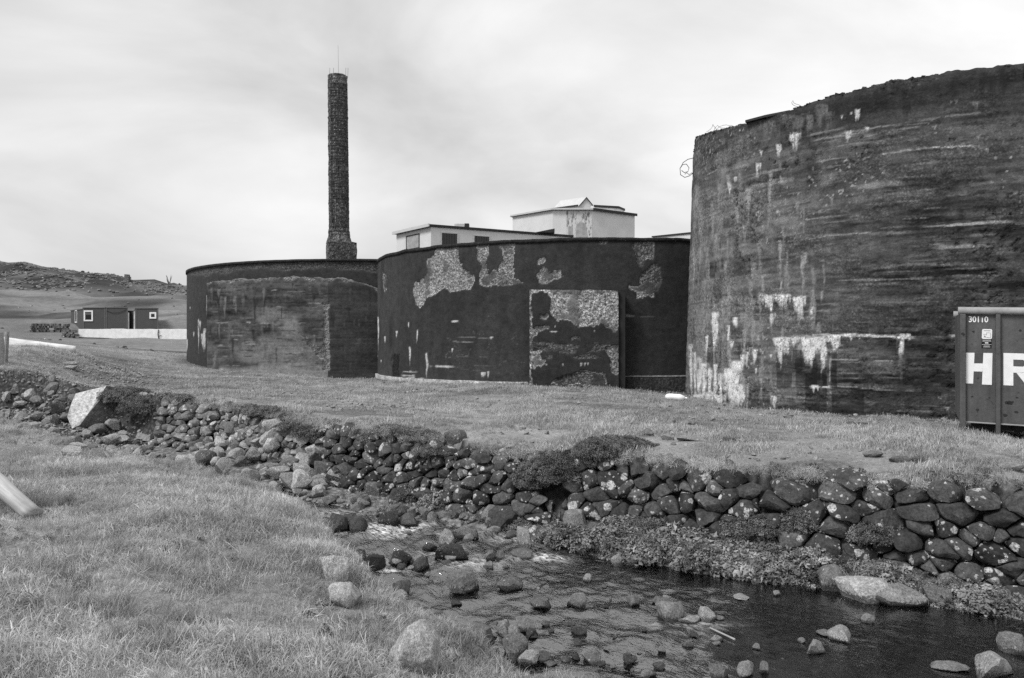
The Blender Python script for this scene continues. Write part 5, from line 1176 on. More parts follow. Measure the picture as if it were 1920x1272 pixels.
for px, py, w, h, lab, c_ in [(600, 868, 52, 34, 'largest pale block on top of the rubble heap', 1.7), (430, 842, 40, 36, 'pale upright wedge stone against the left wall', 1.6), (475, 868, 40, 26, 'grey block at the middle of the rubble heap', 1.2), (570, 900, 44, 26, 'flat pale block low in the rubble heap', 1.5), (545, 918, 46, 28, 'grey squat block at the water end of rubble heap', 1.1)]:
    x, y, z = ray(px, py); m = y / FPX; rock(ROCK[RR.randrange(14)], x, y, z + .05, w * m, h * m, RR.uniform(0, 6.28), 'boulder', lab, 'rock', None, c_, RR.uniform(-.3, .3), .15)
# stones on the bare left slope and below the slab
for k in range(150):
    px, py = RR.uniform(-10, 150), RR.uniform(735, 812)
    if k > 100: px, py = RR.uniform(110, 290), RR.uniform(818, 862)
    x, y, z = ray(px, py); w = RR.uniform(.08, .22) if RR.random() < .75 else RR.uniform(.25, .45)
    rock(RUB[k % 16], x, y, z, w, w * RR.uniform(.4, .7), RR.uniform(0, 6.28), 'stone', ('%s loose stone on the bare slope %s' % ('big' if w > .23 else 'small', 'at the left edge' if px < 50 else 'near the dark round boulder' if px < 100 else 'just left of the pale slab')) if k <= 100 else ('%s flat stone on the dry bed %s' % ('big' if w > .23 else 'small', 'under the pale slab' if px < 200 else 'before the left wall end')), 'stone', 'stones of the bare slope' if k <= 100 else 'stones of the dry bed', RR.choice([.7, .9, 1.3, 1.7]), RR.uniform(-.3, .3), .2)
for px, py, w, h, lab, c_ in [(115, 778, 34, 28, 'dark round boulder just left of the pale slab', .5), (96, 744, 22, 15, 'pale block on the slope up left of the slab', 1.3), (40, 762, 24, 10, 'white flat stone low on the bare slope', 1.7), (212, 808, 44, 22, 'smooth grey oblong boulder right under the pale slab', 1.1), (180, 815, 40, 22, 'dark tilted boulder propping the pale slab', .7), (98, 716, 16, 13, 'small pale stone at the top of bare slope', 1.2), (130, 686, 24, 8, 'upper pale flat stone beside the track', 1.5), (132, 694, 26, 9, 'lower pale flat stone beside the track', 1.5)]:
    x, y, z = ray(px, py); m = y / FPX; rock(ROCK[RR.randrange(14)], x, y, z, w * m, h * m, RR.uniform(0, 6.28), 'boulder', lab, 'rock', None, c_, RR.uniform(-.2, .2), .2)
# the pale slab itself: a thick split block standing on edge
x0, y0, z0 = ray(165, 806); Ys = y0
front = [at(a, b, Ys + d) for a, b, d in [(142, 738, .5), (199, 724, .55), (186, 752, .35), (166, 775, .12), (150, 797, -.05), (135, 804, -.15), (126, 782, .0), (133, 758, .3)]]
front = np.array(front); back = front + np.array([.42, .55, -.10]); back[3:6] += np.array([.1, .05, -.02]); V = np.vstack([front, back]); n = len(front)
so = empty('slab_rock', (x0, y0, z0 - .1), 'large pale split slab of rock tilted on the stream bank', 'rock')
mk('lit_face', front, [tuple(range(n))], M['slab'], so)
so_b = mk('shaded_side', V, [tuple(range(2 * n - 1, n - 1, -1))] + [(i, (i + 1) % n, n + (i + 1) % n, n + i) for i in range(n)], M['boulder'], so, color=.62)  # bright lit front and dark shaded sides are put into the stone colours
# ruined field wall left of the cabin, cairn and boulders of the ridge
def small_wall(name, label, cat, pts, hgt, cell, rng_seed, mat, depth=.5):
    rr = random.Random(rng_seed); mb = MB(); L0 = pts[0]
    for (a, b) in zip(pts[:-1], pts[1:]):
        A, B = np.array(a), np.array(b); Ln = np.linalg.norm(B - A)
        for i in range(int(Ln / cell)):
            for j in range(int(hgt / (cell * .7))):
                p = A + (B - A) * ((i + .5 * (j % 2) + rr.uniform(-.2, .2)) * cell / Ln); g = g1(p[0], p[1]); w = cell * rr.uniform(.4, .62); hh = cell * .4
                if rr.random() < .12 + .5 * (j * cell * .7 / hgt) ** 4: continue
                e = lambda: rr.uniform(-.12, .12) * cell
                z = g + (j + .5) * cell * .7; q = rr.uniform(-.1, .1)
                mb.add([(p[0] + sx * w * (1 - .2 * abs(sz)) + e(), p[1] + q + sy * depth * .5 + e(), z + sz * hh + e()) for sx, sy, sz in [(-1, -1, -1), (1, -1, -1), (1, 1, -1), (-1, 1, -1), (-1, -1, 1), (1, -1, 1), (1, 1, 1), (-1, 1, 1)]], BOXF)
    o = mb.build(name, mat); return tag(o, label, cat)
xa_, ya_ = X_(62, 88), 88.0
small_wall('ruined_wall', 'ruined dry stone field wall left of the cabin', 'stone wall', [(X_(60, 90), 90.0), (X_(96, 91), 91.0), (X_(131, 91), 91.0)], 1.15, .34, 5, M['ruin_stone'])
small_wall('stone_pile', 'tumbled pile of dark stones at the end of the white wall', 'stones', [(X_(120, 87), 87.0), (X_(146, 87), 87.0)], .9, .3, 6, M['ruin_stone'])
x, y, z = ray(238, 531); Yq = 223.0; xq = X_(238.5, Yq); zq = g1(xq, Yq)
mb = MB(); rr = random.Random(8); hq = max(EYE + (HY - 515) / FPX * Yq - zq, 1.5); zz = zq - .5
for k in range(14):
    f = k / 14; w = 1.15 * (1 - .62 * f) * rr.uniform(.85, 1.1); hh = (hq + .5) / 14; e = lambda: rr.uniform(-.12, .12)
    mb.add([(xq + sx * w + e(), Yq + sy * w + e(), zz + (k + .5 + sz * .55) * hh) for sx, sy, sz in [(-1, -1, -1), (1, -1, -1), (1, 1, -1), (-1, 1, -1), (-1, -1, 1), (1, -1, 1), (1, 1, 1), (-1, 1, 1)]], BOXF)
tag(mb.build('cairn', M['ruin_stone'], color=.7), 'small stone cairn standing on the skyline of the hill', 'cairn')

# ------------------------------------------------------------------ roll-off container
CO = np.array([*at(1800, 640, 14.9)[:2]]); yaw = math.radians(-27)
cu = np.array([math.cos(yaw), math.sin(yaw)]); cw_ = np.array([-cu[1], cu[0]])        # along the long side (towards the camera), into the container
tl = math.radians(-1.6)                                                             # it stands a little askew
zg = EYE - (808 - HY) / FPX * 14.9; Hc = (808 - 577) / FPX * 14.9
cont = empty('container', (CO[0], CO[1], zg), 'dark roll-off waste container with white HR lettering on its side', 'container')
def cpt(u, v, w): 
    p = CO + cu * u + cw_ * v; return (p[0], p[1], zg + w + math.tan(tl) * u)
def cbox(name, u0, u1, v0, v1, w0, w1, mat, parent=cont, bevel=.008):
    V = [cpt(u, v, w) for w in (w0, w1) for u, v in ((u0, v0), (u1, v0), (u1, v1), (u0, v1))]
    return MB().add(V, BOXF).build(name, mat, parent, bevel=bevel)
LC, DC = 6.0, 2.4; fl = .17
cbox('side_panel', .03, LC, .05, .09, fl, Hc - .10, M['steel_paint'])
cbox('side_panel', .03, LC, DC - .09, DC - .05, fl, Hc - .10, M['steel_paint'])
cbox('end_panel', .0, .04, .05, DC - .05, fl, Hc - .10, M['steel_paint'])
cbox('end_panel', LC - .04, LC, .05, DC - .05, fl, Hc - .10, M['steel_paint'])
cbox('floor', .04, LC - .04, .09, DC - .09, fl + .01, fl + .07, M['steel_dark'])
cbox('sill_strip', .05, LC, .035, .05, fl - .015, fl + .012, M['steel_rail'])
for v0, v1 in ((-.04, .10), (DC - .1, DC + .04)):
    mb = MB(); mb.tube([cpt(-.03, (v0 + v1) / 2, Hc - .055), cpt(LC, (v0 + v1) / 2, Hc - .055)], .068, 12); r_ = mb.build('top_rail', M['steel_rail'], cont, smooth=True)
for v in (.7, 1.6): cbox('skid_beam', .3, LC - .2, v, v + .14, .02, fl, M['steel_dark'])
for u in (.95, 3.3, 5.0):
    q = MB(); q.tube([cpt(u, .3, .10), cpt(u, .7, .10)], .10, 14); q.build('roller', M['steel_dark'], cont, smooth=True)
cbox('underframe', .2, LC - .2, .35, .45, .03, fl, M['steel_dark'])
def face_poly(name, loops, mat, parent=cont, v=.045):
    """flat lettering from outlines (u, w); quads and strips only"""
    mb = MB()
    for L_ in loops: mb.add([cpt(a, v, b) for a, b in L_] , [tuple(range(len(L_)))])
    return mb.build(name, mat, parent)
def uw(px, py):
    """point of the container's side seen at this pixel"""
    k = (px - CX) / FPX; o = CO + cw_ * .045; u = (k * o[1] - o[0]) / (cu[0] - k * cu[1]); Y = o[1] + cu[1] * u
    return u, EYE - (py - HY) / FPX * Y - zg - math.tan(tl) * u
r1 = uw(1866.5, 700)[0]; rw = uw(1875.5, 700)[0] - r1
for u in [0.0] + [r1 + .72 * q for q in range(8)]:
    cbox('rib', u, u + (rw * 1.25 if u == 0 else rw), -.045, .052, 0.0, Hc - .12, M['steel_paint'], bevel=.015)
def pxloop(L_): return [uw(a, b) for a, b in L_]
zx = lambda a, b: (1700 + a / 3.741, 540 + b / 3.741)
Z_ = lambda L_: pxloop([zx(a, b) for a, b in L_])
face_poly('letter_h', [Z_([(417, 455), (476, 456), (466, 672), (409, 670)]), Z_([(538, 457), (602, 458), (597, 681), (528, 678)]), Z_([(473, 530), (536, 531), (534, 588), (470, 586)])], M['letter'])
# R: stem, bowl and leg
u0, wb = uw(*zx(679, 683)); u1, wt_ = uw(*zx(684, 457)); hR = wt_ - wb; sx = hR
ub = u0; rl = [[(ub, wb), (ub + .26 * sx, wb), (ub + .26 * sx, wb + hR), (ub, wb + hR)]]
th_ = np.linspace(math.pi / 2, -math.pi / 2, 13); cxr, czr = ub + .50 * sx, wb + .70 * hR
for a, b in zip(th_[:-1], th_[1:]):
    rl.append([(cxr + .30 * sx * math.cos(a), czr + .30 * hR * math.sin(a)), (cxr + .30 * sx * math.cos(b), czr + .30 * hR * math.sin(b)), (cxr + .07 * sx * math.cos(b), czr + .105 * hR * math.sin(b)), (cxr + .07 * sx * math.cos(a), czr + .105 * hR * math.sin(a))])
rl += [[(ub + .26 * sx, wb + .805 * hR), (cxr, wb + .805 * hR), (cxr, wb + hR), (ub + .26 * sx, wb + hR)], [(ub + .26 * sx, wb + .40 * hR), (cxr, wb + .40 * hR), (cxr, wb + .595 * hR), (ub + .26 * sx, wb + .595 * hR)],
       [(ub + .34 * sx, wb + .40 * hR), (ub + .62 * sx, wb), (ub + .90 * sx, wb), (ub + .62 * sx, wb + .43 * hR)]]
face_poly('letter_r', rl, M['letter'])
def text_mesh(txt, size, bold=.0):
    cv = bpy.data.curves.new('txt', 'FONT'); cv.body = txt; cv.size = size; cv.offset = bold; cv.resolution_u = 3
    o = bpy.data.objects.new('txt', cv); COL.objects.link(o); dg = bpy.context.evaluated_depsgraph_get(); dg.update()
    me = bpy.data.meshes.new_from_object(o.evaluated_get(dg)); V = np.array([v.co[:] for v in me.vertices]); F_ = [tuple(p.vertices) for p in me.polygons]
    bpy.data.objects.remove(o); bpy.data.curves.remove(cv); bpy.data.meshes.remove(me); return V, F_
def put_text(name, txt, px0, px1, py0, py1, mat, v=.045, bold=.0, parent=cont):
    V, F_ = text_mesh(txt, 1.0, bold); (a, b), (c_, d) = uw(px0, py1), uw(px1, py0)
    x0, x1, y0, y1 = V[:, 0].min(), V[:, 0].max(), V[:, 1].min(), V[:, 1].max()
    W = [cpt(a + (q[0] - x0) / (x1 - x0) * (c_ - a), v, b + (q[1] - y0) / (y1 - y0) * (d - b)) for q in V]
    return MB().add(W, F_).build(name, mat, parent)
put_text('number_lettering', '30110', 1816.5, 1853, 593.5, 604.5, M['letter'], bold=.022)
face_poly('worn_patch', [Z_([(514, 205), (526, 203), (524, 242), (512, 240)]), Z_([(528, 196), (545, 194), (542, 206), (527, 210)])], M['steel'], v=.042)
# sticker: white square picture above a black strip of small print
stk = face_poly('sticker', [Z_([(529, 296), (535, 289), (594, 290), (600, 297), (598, 352), (592, 359), (533, 358), (527, 351)])], M['letter'], v=.046)
face_poly('sticker_print', [Z_([(541, 298), (588, 299), (588, 304), (541, 303)])], M['mid_print'], stk, v=.0445)
face_poly('sticker_picture', [Z_([(a, b), (c_, b + 1), (c_, b + 3.5), (a, b + 2.5)]) for a, b, c_ in [(538, 325, 560), (558, 314, 588), (538, 345, 575), (562, 348, 590)]] + [Z_([(560, 314), (563, 314), (562, 334), (559, 334)]), Z_([(586, 316), (589, 316), (588, 350), (585, 350)]), Z_([(540, 336), (550, 334), (556, 344), (545, 347)])], M['mid_print'], stk, v=.0445)
st2 = face_poly('sticker', [Z_([(527, 362), (598, 361), (595, 425), (524, 423)])], M['black'], v=.046)
face_poly('sticker_print', [Z_([(a, b), (c_, b + .4), (c_, b + h), (a, b + h - .4)]) for a, b, c_, h in [(533, 366, 592, 2.6), (531, 373, 593, 2.6), (549, 383, 573, 7), (528, 397, 594, 2.2), (540, 407, 582, 2.6), (537, 414, 586, 2.4)]], M['letter'], st2, v=.0445)
for a, b, r_ in [(795, 300, 10), (498, 855, 9), (688, 892, 13), (770, 872, 10), (700, 803, 14), (740, 800, 9), (470, 305, 8), (460, 762, 7), (395, 325, 12), (775, 770, 7), (500, 632, 5), (720, 808, 16), (640, 700, 5), (580, 770, 5)]:
    rr = random.Random(a); face_poly('rust_spot', [Z_([(a + r_ * (.6 + .8 * rr.random()) * math.cos(t) * 1.3, b + r_ * (.4 + .8 * rr.random()) * math.sin(t)) for t in np.linspace(0, 6.28, 9)[:-1]])], M['rust'], v=.044 if abs(a - 395) > 5 else -.048)

# ------------------------------------------------------------------ small things
x, y, z = ray(1266, 751); m = y / FPX; Lb = 37 * m; rb_ = 6.4 * m
bo = empty('buoy', (x, y, z), 'white plastic fender buoy lying between the two tanks', 'buoy')
ax_ = np.array([1, -.25, -.06]); ax_ /= np.linalg.norm(ax_); ts = np.linspace(-1, 1, 17)
MB().tube([np.array([x, y, z + rb_ * .9]) + ax_ * t * Lb / 2 for t in ts], [rb_ * max(.12, (1 - max(0, (abs(t) - .45) / .58) ** 2.2) ** .5) * (1 if t < .5 else (1 - .55 * (t - .5))) for t in ts], 18).build('float', M['buoy'], bo, smooth=True)
e = np.array([x, y, z + rb_ * .9]) + ax_ * Lb / 2; MB().tube([e, e + ax_ * .05], rb_ * .3, 10).build('eye', M['buoy'], bo)

def log(name, label, A, B, ra, rb2, mat, seed, knots=()):
    A, B = np.array(A, float), np.array(B, float); d = B - A; Ln = np.linalg.norm(d); d /= Ln
    rg = np.random.default_rng(seed); n, k = 30, 18; V = []; F_ = []
    for i in range(n):
        t = i / (n - 1); r0 = ra + (rb2 - ra) * t
        for j in range(k):
            a = 2 * math.pi * j / k; r = r0 * (1 + .10 * (float(vnoise(math.cos(a) * 1.5 + 5, t * 5 + math.sin(a) * 1.5, seed)) - .5) + .05 * math.sin(3 * a + t * 4)  )
            V.append((t * Ln + (.25 * r0 * math.sin(a + seed) if i in (0, n - 1) else 0), r * math.cos(a), r * math.sin(a)))
    for i in range(n - 1):
        for j in range(k): F_.append((i * k + j, i * k + (j + 1) % k, (i + 1) * k + (j + 1) % k, (i + 1) * k + j))
    F_ += [tuple(range(k - 1, -1, -1)), tuple((n - 1) * k + j for j in range(k))]
    o = bpy.data.objects.new(name, mesh_data(name, V, F_, mat, True)); COL.objects.link(o); o.location = A
    o.rotation_euler = Vector(d).to_track_quat('X', 'Z').to_euler(); tag(o, label, 'log')
    return o
x, y, z = ray(62, 972); A = np.array([x, y, z + .03]); B = np.array(at(-150, 780, y + 1.0))
lg = log('timber_pole', 'pale weathered timber pole leaning into the left foreground grass', A, B, .08, .105, M['pole'], 3)
x, y, z = ray(142, 664); A = np.array([x, y, z + .16]); x2, y2, z2_ = ray(-90, 664); B = np.array([x2, y - 1.0, g1(x2, y - 1.0) + .25])
lg2 = log('driftwood_log', 'thick bleached driftwood log lying beside the track at left', A, B, .15, .24, M['driftwood'], 5)
Yp = 24.6
for (a, b, w, t0, lab) in ((2, 690, 13, 624, 'grey weathered fence post at the left edge by the log'), (12, 668, 8, 622, 'short dark stump of post behind the fence post')):
    x = (a - CX) / FPX * (Yp + (a > 5) * .5); g = g1(x, Yp + (a > 5) * .5); ztp = EYE + (HY - t0) / FPX * (Yp + (a > 5) * .5); r_ = w / FPX * Yp / 2
    p = MB(); p.tube([(x - .05, Yp + (a > 5) * .5, g - .3), (x, Yp + (a > 5) * .5, (g + ztp) / 2), (x + (-.04 if a < 5 else .03), Yp + (a > 5) * .5, ztp)], [r_ * 1.1, r_, r_ * .95], 9)
    tag(p.build('fence_post', M['wood'], color=1), lab, 'post', 'posts by the log')
a = ray_water(1331, 1186); b = ray_water(1378, 1203)
tag(MB().tube([(a[0], a[1], a[2] + .05), (b[0], b[1], b[2] + .02)], [.008, .011], 6).build('stick', M['wood']), 'bleached stick floating below the oval boulder group', 'stick')
for k, px in enumerate((268, 276, 285, 296, 303, 312, 322, 330)):
    x, y, z = ray(px, 546); tag(MB().tube([(x, y, z - .3), (x + .1, y, z + 1.1)], .07, 5).build('hill_fence_post', M['wood']), '%s thin fence post from the left in the row under the ridge' % ('first', 'second', 'third', 'fourth', 'fifth', 'sixth', 'seventh', 'eighth')[k], 'post', 'fence posts on the hill')
xt, yt = X_(317, 215), 215.0; zt_ = g1(xt, yt)
bs = empty('bare_bush', (xt, yt, zt_), 'thin leafless bush on the skyline beside the left tank', 'bush')
for k in range(9):
    rr = random.Random(k); P = [np.array([xt, yt, zt_ - .2])]
    dx = rr.uniform(-.35, .3)
    for j in range(5): P.append(P[-1] + np.array([dx * .6 + rr.uniform(-.15, .15), 0, rr.uniform(.4, .65)]))
    MB().tube(P, [.07, .06, .05, .04, .03, .02], 4).build('stem', M['wire'], bs)

# ------------------------------------------------------------------ vegetation and far boulders: uncountable, instanced on points
def blades(seed, n, h, spread, wid, bend, seg=3):
    rg = np.random.default_rng(seed); V = []; F_ = []
    for k in range(n):
        a = rg.uniform(0, 6.28); r = spread * math.sqrt(rg.random()); x, y = r * math.cos(a), r * math.sin(a)
        hh = h * rg.uniform(.5, 1.2); az = rg.uniform(0, 6.28); b0 = rg.uniform(.05, .4); b1 = bend * rg.uniform(.3, 1.3); w = wid * rg.uniform(.7, 1.3)
        dx, dy = math.cos(az), math.sin(az); b = len(V); px_, py_, pz_ = x, y, -.01; an = b0
        for i in range(seg + 1):
            ww = w * (1 - i / seg) ** .7
            if i == seg: V.append((px_, py_, pz_))
            else: V += [(px_ - dy * ww / 2, py_ + dx * ww / 2, pz_), (px_ + dy * ww / 2, py_ - dx * ww / 2, pz_)]
            st = hh / seg; px_ += dx * math.sin(an) * st; py_ += dy * math.sin(an) * st; pz_ += math.cos(an) * st; an += b1 / seg
        for i in range(seg - 1): F_.append((b + 2 * i, b + 2 * i + 1, b + 2 * i + 3, b + 2 * i + 2))
        F_.append((b + 2 * seg - 2, b + 2 * seg - 1, b + 2 * seg))
    return V, F_
def leaves(seed, n, rad, size, up=.5):
    rg = np.random.default_rng(seed); V = []; F_ = []
    for k in range(n):
        d = rg.normal(size=3); d[2] = abs(d[2]); d /= np.linalg.norm(d); p = d * rad * rg.uniform(.35, 1) ** .6 * np.array([1, 1, .8])
        nrm = d * .5 + np.array([0, 0, up]) + rg.normal(size=3) * .45; nrm /= np.linalg.norm(nrm); t = np.cross(nrm, rg.normal(size=3)); t /= np.linalg.norm(t); q = np.cross(nrm, t)
        s_ = size * rg.uniform(.5, 1.3); b = len(V); f = nrm * s_ * .16
        V += [p - t * s_ * .5, p + q * s_ * .32 - f, p + t * s_ * .55, p - q * s_ * .32 - f]; F_ += [(b, b + 1, b + 2), (b, b + 2, b + 3)]
    return V, F_
def source(name, items, mat):
    """meshes the points refer to; they live in a collection outside the scene"""
    cl = bpy.data.collections.new(name)
    for k, (V, F_) in enumerate(items):
        o = bpy.data.objects.new('%s_%02d' % (name, k), mesh_data(name, V, F_, mat, False)); cl.objects.link(o)
    return cl
def scatter(name, label, cl, P, rot, scl, idx):
    me = bpy.data.meshes.new(name); me.vertices.add(len(P)); me.vertices.foreach_set('co', np.asarray(P, np.float32).ravel())
    for nm, ty, arr, key in (('rot', 'FLOAT_VECTOR', rot, 'vector'), ('scl', 'FLOAT', scl, 'value'), ('pick', 'INT', idx, 'value')):
        a = me.attributes.new(nm, ty, 'POINT'); a.data.foreach_set(key, np.asarray(arr, np.int32 if ty == 'INT' else np.float32).ravel())
    o = bpy.data.objects.new(name, me); COL.objects.link(o); tag(o, label, kind='stuff')
    ng = bpy.data.node_groups.new(name, 'GeometryNodeTree')
    ng.interface.new_socket('Geometry', in_out='INPUT', socket_type='NodeSocketGeometry'); ng.interface.new_socket('Geometry', in_out='OUTPUT', socket_type='NodeSocketGeometry')
    N = ng.nodes.new; gi, go = N('NodeGroupInput'), N('NodeGroupOutput'); ci = N('GeometryNodeCollectionInfo'); ci.inputs['Collection'].default_value = cl
    ci.inputs['Separate Children'].default_value = True; ci.inputs['Reset Children'].default_value = True
    ip = N('GeometryNodeInstanceOnPoints'); ip.inputs['Pick Instance'].default_value = True
    def na(nm, ty): q = N('GeometryNodeInputNamedAttribute'); q.data_type = ty; q.inputs['Name'].default_value = nm; return q.outputs['Attribute']
    K = ng.links.new
    K(gi.outputs[0], ip.inputs['Points']); K(ci.outputs[0], ip.inputs['Instance']); K(na('pick', 'INT'), ip.inputs['Instance Index']); K(na('rot', 'FLOAT_VECTOR'), ip.inputs['Rotation']); K(na('scl', 'FLOAT'), ip.inputs['Scale']); K(ip.outputs[0], go.inputs[0])
    md = o.modifiers.new('scatter', 'NODES'); md.node_group = ng
    return o
def view_points(n, px0, px1, py0, py1, rg, world=True):
    return rg.uniform(px0, px1, n), rg.uniform(py0, py1, n)
def plan_points(n, x0, x1, y0, y1, dens, rg):
    """random ground points in a rectangle kept with probability dens(x, y) in 0..1"""
    x, y = rg.uniform(x0, x1, n), rg.uniform(y0, y1, n); k = rg.random(n) < dens(x, y); return x[k], y[k]
def lay(name, label, cl, x, y, scl, rg, tilt=.15, lift=0.0, z=None):
    k = np.ones(len(x), bool)
    for a, b, r in BARE: k &= (x - a) ** 2 + (y - b) ** 2 > r * r
    x, y, scl = x[k], y[k], scl[k]; z = None if z is None else z[k]
    z = gfast(x, y) if z is None else z; n = len(x)
    rot = np.stack([rg.normal(size=n) * tilt, rg.normal(size=n) * tilt, rg.uniform(0, 6.28, n)], -1)
    return scatter(name, label, cl, np.stack([x, y, z + lift], -1), rot, scl, rg.integers(0, len(cl.objects), n))
rg = np.random.default_rng(77)
c_long = source('long_grass', [blades(k, 16, .11, .07, .005, 2.0) for k in range(6)], M['grass'])
c_near = source('near_grass', [blades(20 + k, 20, .065, .075, .0045, 2.2) for k in range(6)], M['grass'])
c_turf = source('turf', [blades(40 + k, 14, .075, .09, .008, 1.3, 2) for k in range(6)], M['turf'])
c_heath = source('heath', [leaves(60 + k, 60, .10, .032) for k in range(5)], M['heath'])
c_weed = source('weeds', [leaves(80 + k, 22, .13, .085) for k in range(4)] + [leaves(90 + k, 40, .11, .045) for k in range(4)], M['weed'])
c_straw = source('straw', [blades(110 + k, 4, .22, .05, .004, 1.2) for k in range(4)], M['straw'])
CONT = [cpt(0, 0, 0), cpt(LC, 0, 0), cpt(LC, DC, 0), cpt(0, DC, 0)]
def in_cont(x, y): return in_poly(x, y, [(p[0], p[1]) for p in CONT])
# foreground bank
def bank_d(x, y): return np.where((y < Ybe(x) + .55), np.clip(np.interp(y, [2, 6, 9, 13, 18], [1, 1, .7, .45, .3]), 0, 1), 0) * (np.abs(x) < y * .72 + 1.2)
x, y = plan_points(210000, -12, 2.6, 3.0, 17.5, bank_d, rg)
pn = fbm(x * .9, y * .9, 4, 501); px, py = to_px(np.stack([x, y, ground(x, y)], -1))
lay('grass', 'matted pale grass on the near bank', c_near, x, y, (.45 + 1.3 * ss(.3, .7, pn)) * rg.uniform(.6, 1.35, len(x)), rg, .25)
k = rg.random(len(x)) < .05 + .4 * ss(-.7, .1, y - Ybe(x)) + .4 * ss(.55, .62, pn)
xb_, yb_ = x[k], y[k]; lay('long_grass', 'longer bent grass along the edge of the near bank', c_long, xb_, yb_, rg.uniform(.6, 1.25, len(xb_)), rg, .35)
k = rg.random(len(x)) < .012; lay('straw', 'dry straw stalks in the near grass', c_straw, x[k], y[k], rg.uniform(.4, 1.0, k.sum()), rg, .7)
wm = (ss(560, 700, px) * ss(1080, 1180, py) * (px < 760)); k = rg.random(len(x)) < .05 * ss(.5, .6, fbm(x * 1.1, y * 1.1, 3, 511)) + .5 * wm * ss(.45, .6, pn)
lay('ground_weeds', 'low leafy weeds in the near grass', c_weed, x[k], y[k], rg.uniform(.25, .5, k.sum()), rg, .3)
tc_ = np.stack([rg.uniform(-9, .8, 150), rg.uniform(3.5, 15, 150)], -1); tc_ = tc_[(tc_[:, 1] < Ybe(tc_[:, 0]) + .2) & (np.abs(tc_[:, 0]) < tc_[:, 1] * .7)]
q = tc_[rg.integers(0, len(tc_), len(tc_) * 26)] + rg.normal(size=(len(tc_) * 26, 2)) * .11
c_tus = source('tussock_grass', [blades(130 + k, 18, .15, .05, .005, 1.2) for k in range(4)], M['tussock'])
lay('tussocks', 'darker tussocks standing in the near grass', c_tus, q[:, 0], q[:, 1], rg.uniform(.5, 1.15, len(q)), rg, .3)
# terrace turf
def terr_d(x, y):
    d = np.where(y > Ywt(x) - .05, np.interp(y, [9, 14, 20, 30, 45, 60], [1, .7, .4, .2, .09, .05]), 0)
    d = d * (~in_tank(x, y, .15)) * (np.abs(x) < y * .72 + 1) * (~in_cont(x, y))
    d = d * np.where((x < -8.8) & (y < Ywt(x) + .5), .1, 1)
    tx = np.interp(y, [20, 24, 28, 34, 40, 48, 58, 72], [-9.5, -11.5, -13.6, -16.5, -19, -25, -33, -43]); return d * np.where(np.abs(x - tx) < 1.6, .35, 1) * (.42 + .58 * ss(.38, .52, fbm(x * .6, y * 1.1, 4, 571, .6)))
x, y = plan_points(260000, -20, 11, 9, 30, terr_d, rg)
lay('turf', 'short cropped turf on the terrace before the tanks', c_turf, x, y, (.25 + 1.5 * ss(.3, .7, fbm(x * .9, y * .9, 4, 521, .6))) * rg.uniform(.6, 1.3, len(x)), rg, .2)
x, y = plan_points(60000, -45, 4, 28, 62, lambda x, y: terr_d(x, y) * 3, rg)
lay('turf', 'grass of the slope behind the stream at left', c_turf, x, y, rg.uniform(1.0, 2.0, len(x)), rg, .2)
# tufts: long grass at left below the log, along walls and round the container
xs_, ys_ = [], []
for (cx_, cy_, sx, sy, n) in [(60, 690, 60, 9, 900), (20, 680, 40, 8, 500), (1850, 822, 50, 7, 700), (1900, 830, 50, 9, 500), (1820, 815, 25, 4, 250), (880, 775, 26, 5, 120), (1300, 762, 40, 5, 250), (1440, 775, 90, 4, 300), (600, 750, 25, 4, 80), (1100, 750, 200, 8, 120), (1700, 800, 90, 4, 200)]:
    for k in range(n):
        a, b = RR.gauss(cx_, sx), RR.gauss(cy_, sy)
        if b > 645 and a > -100:
            q = ray(a, b, 9.0); xs_.append(q[0]); ys_.append(q[1])
x, y = np.array(xs_), np.array(ys_); k = ~in_tank(x, y, .05) & ~in_cont(x, y) & (y < 40); x, y = x[k], y[k]
lay('grass_tufts', 'tufts of longer grass along the tanks and container', c_long, x, y, rg.uniform(.6, 1.3, len(x)), rg, .25)
# turf hanging over the top of the walls
x = rg.uniform(-9, 10.5, 5200); y = Ywt(x) + rg.normal(size=5200) * .13 + .02; k = rg.random(5200) < .04 + .8 * ss(.5, .62, fbm(x * .9, x * 0, 3, 531)); x, y = x[k], y[k]
lay('turf_edge', 'dark heath and moss hanging over the wall tops', c_heath, x, y, rg.uniform(.5, 1.2, len(x)), rg, .4, z=gT(x, np.maximum(y, Ywt(x))) - .25 * np.clip(Ywt(x) - y, 0, .5))
x = rg.uniform(-8.6, 10.5, 7000); y = Ywt(x) + rg.normal(size=7000) * .10 - .06; k = rg.random(7000) < .2 + .8 * ss(.4, .55, fbm(x * 1.1, x * 0, 3, 581)); x, y = x[k], y[k]
lay('overhanging_grass', 'grass hanging over the edge of the wall tops', c_long, x, y, rg.uniform(.5, 1.15, len(x)), rg, .6, z=gT(x, Ywt(x)) - .02 - .35 * np.clip(Ywt(x) - y, 0, .4))
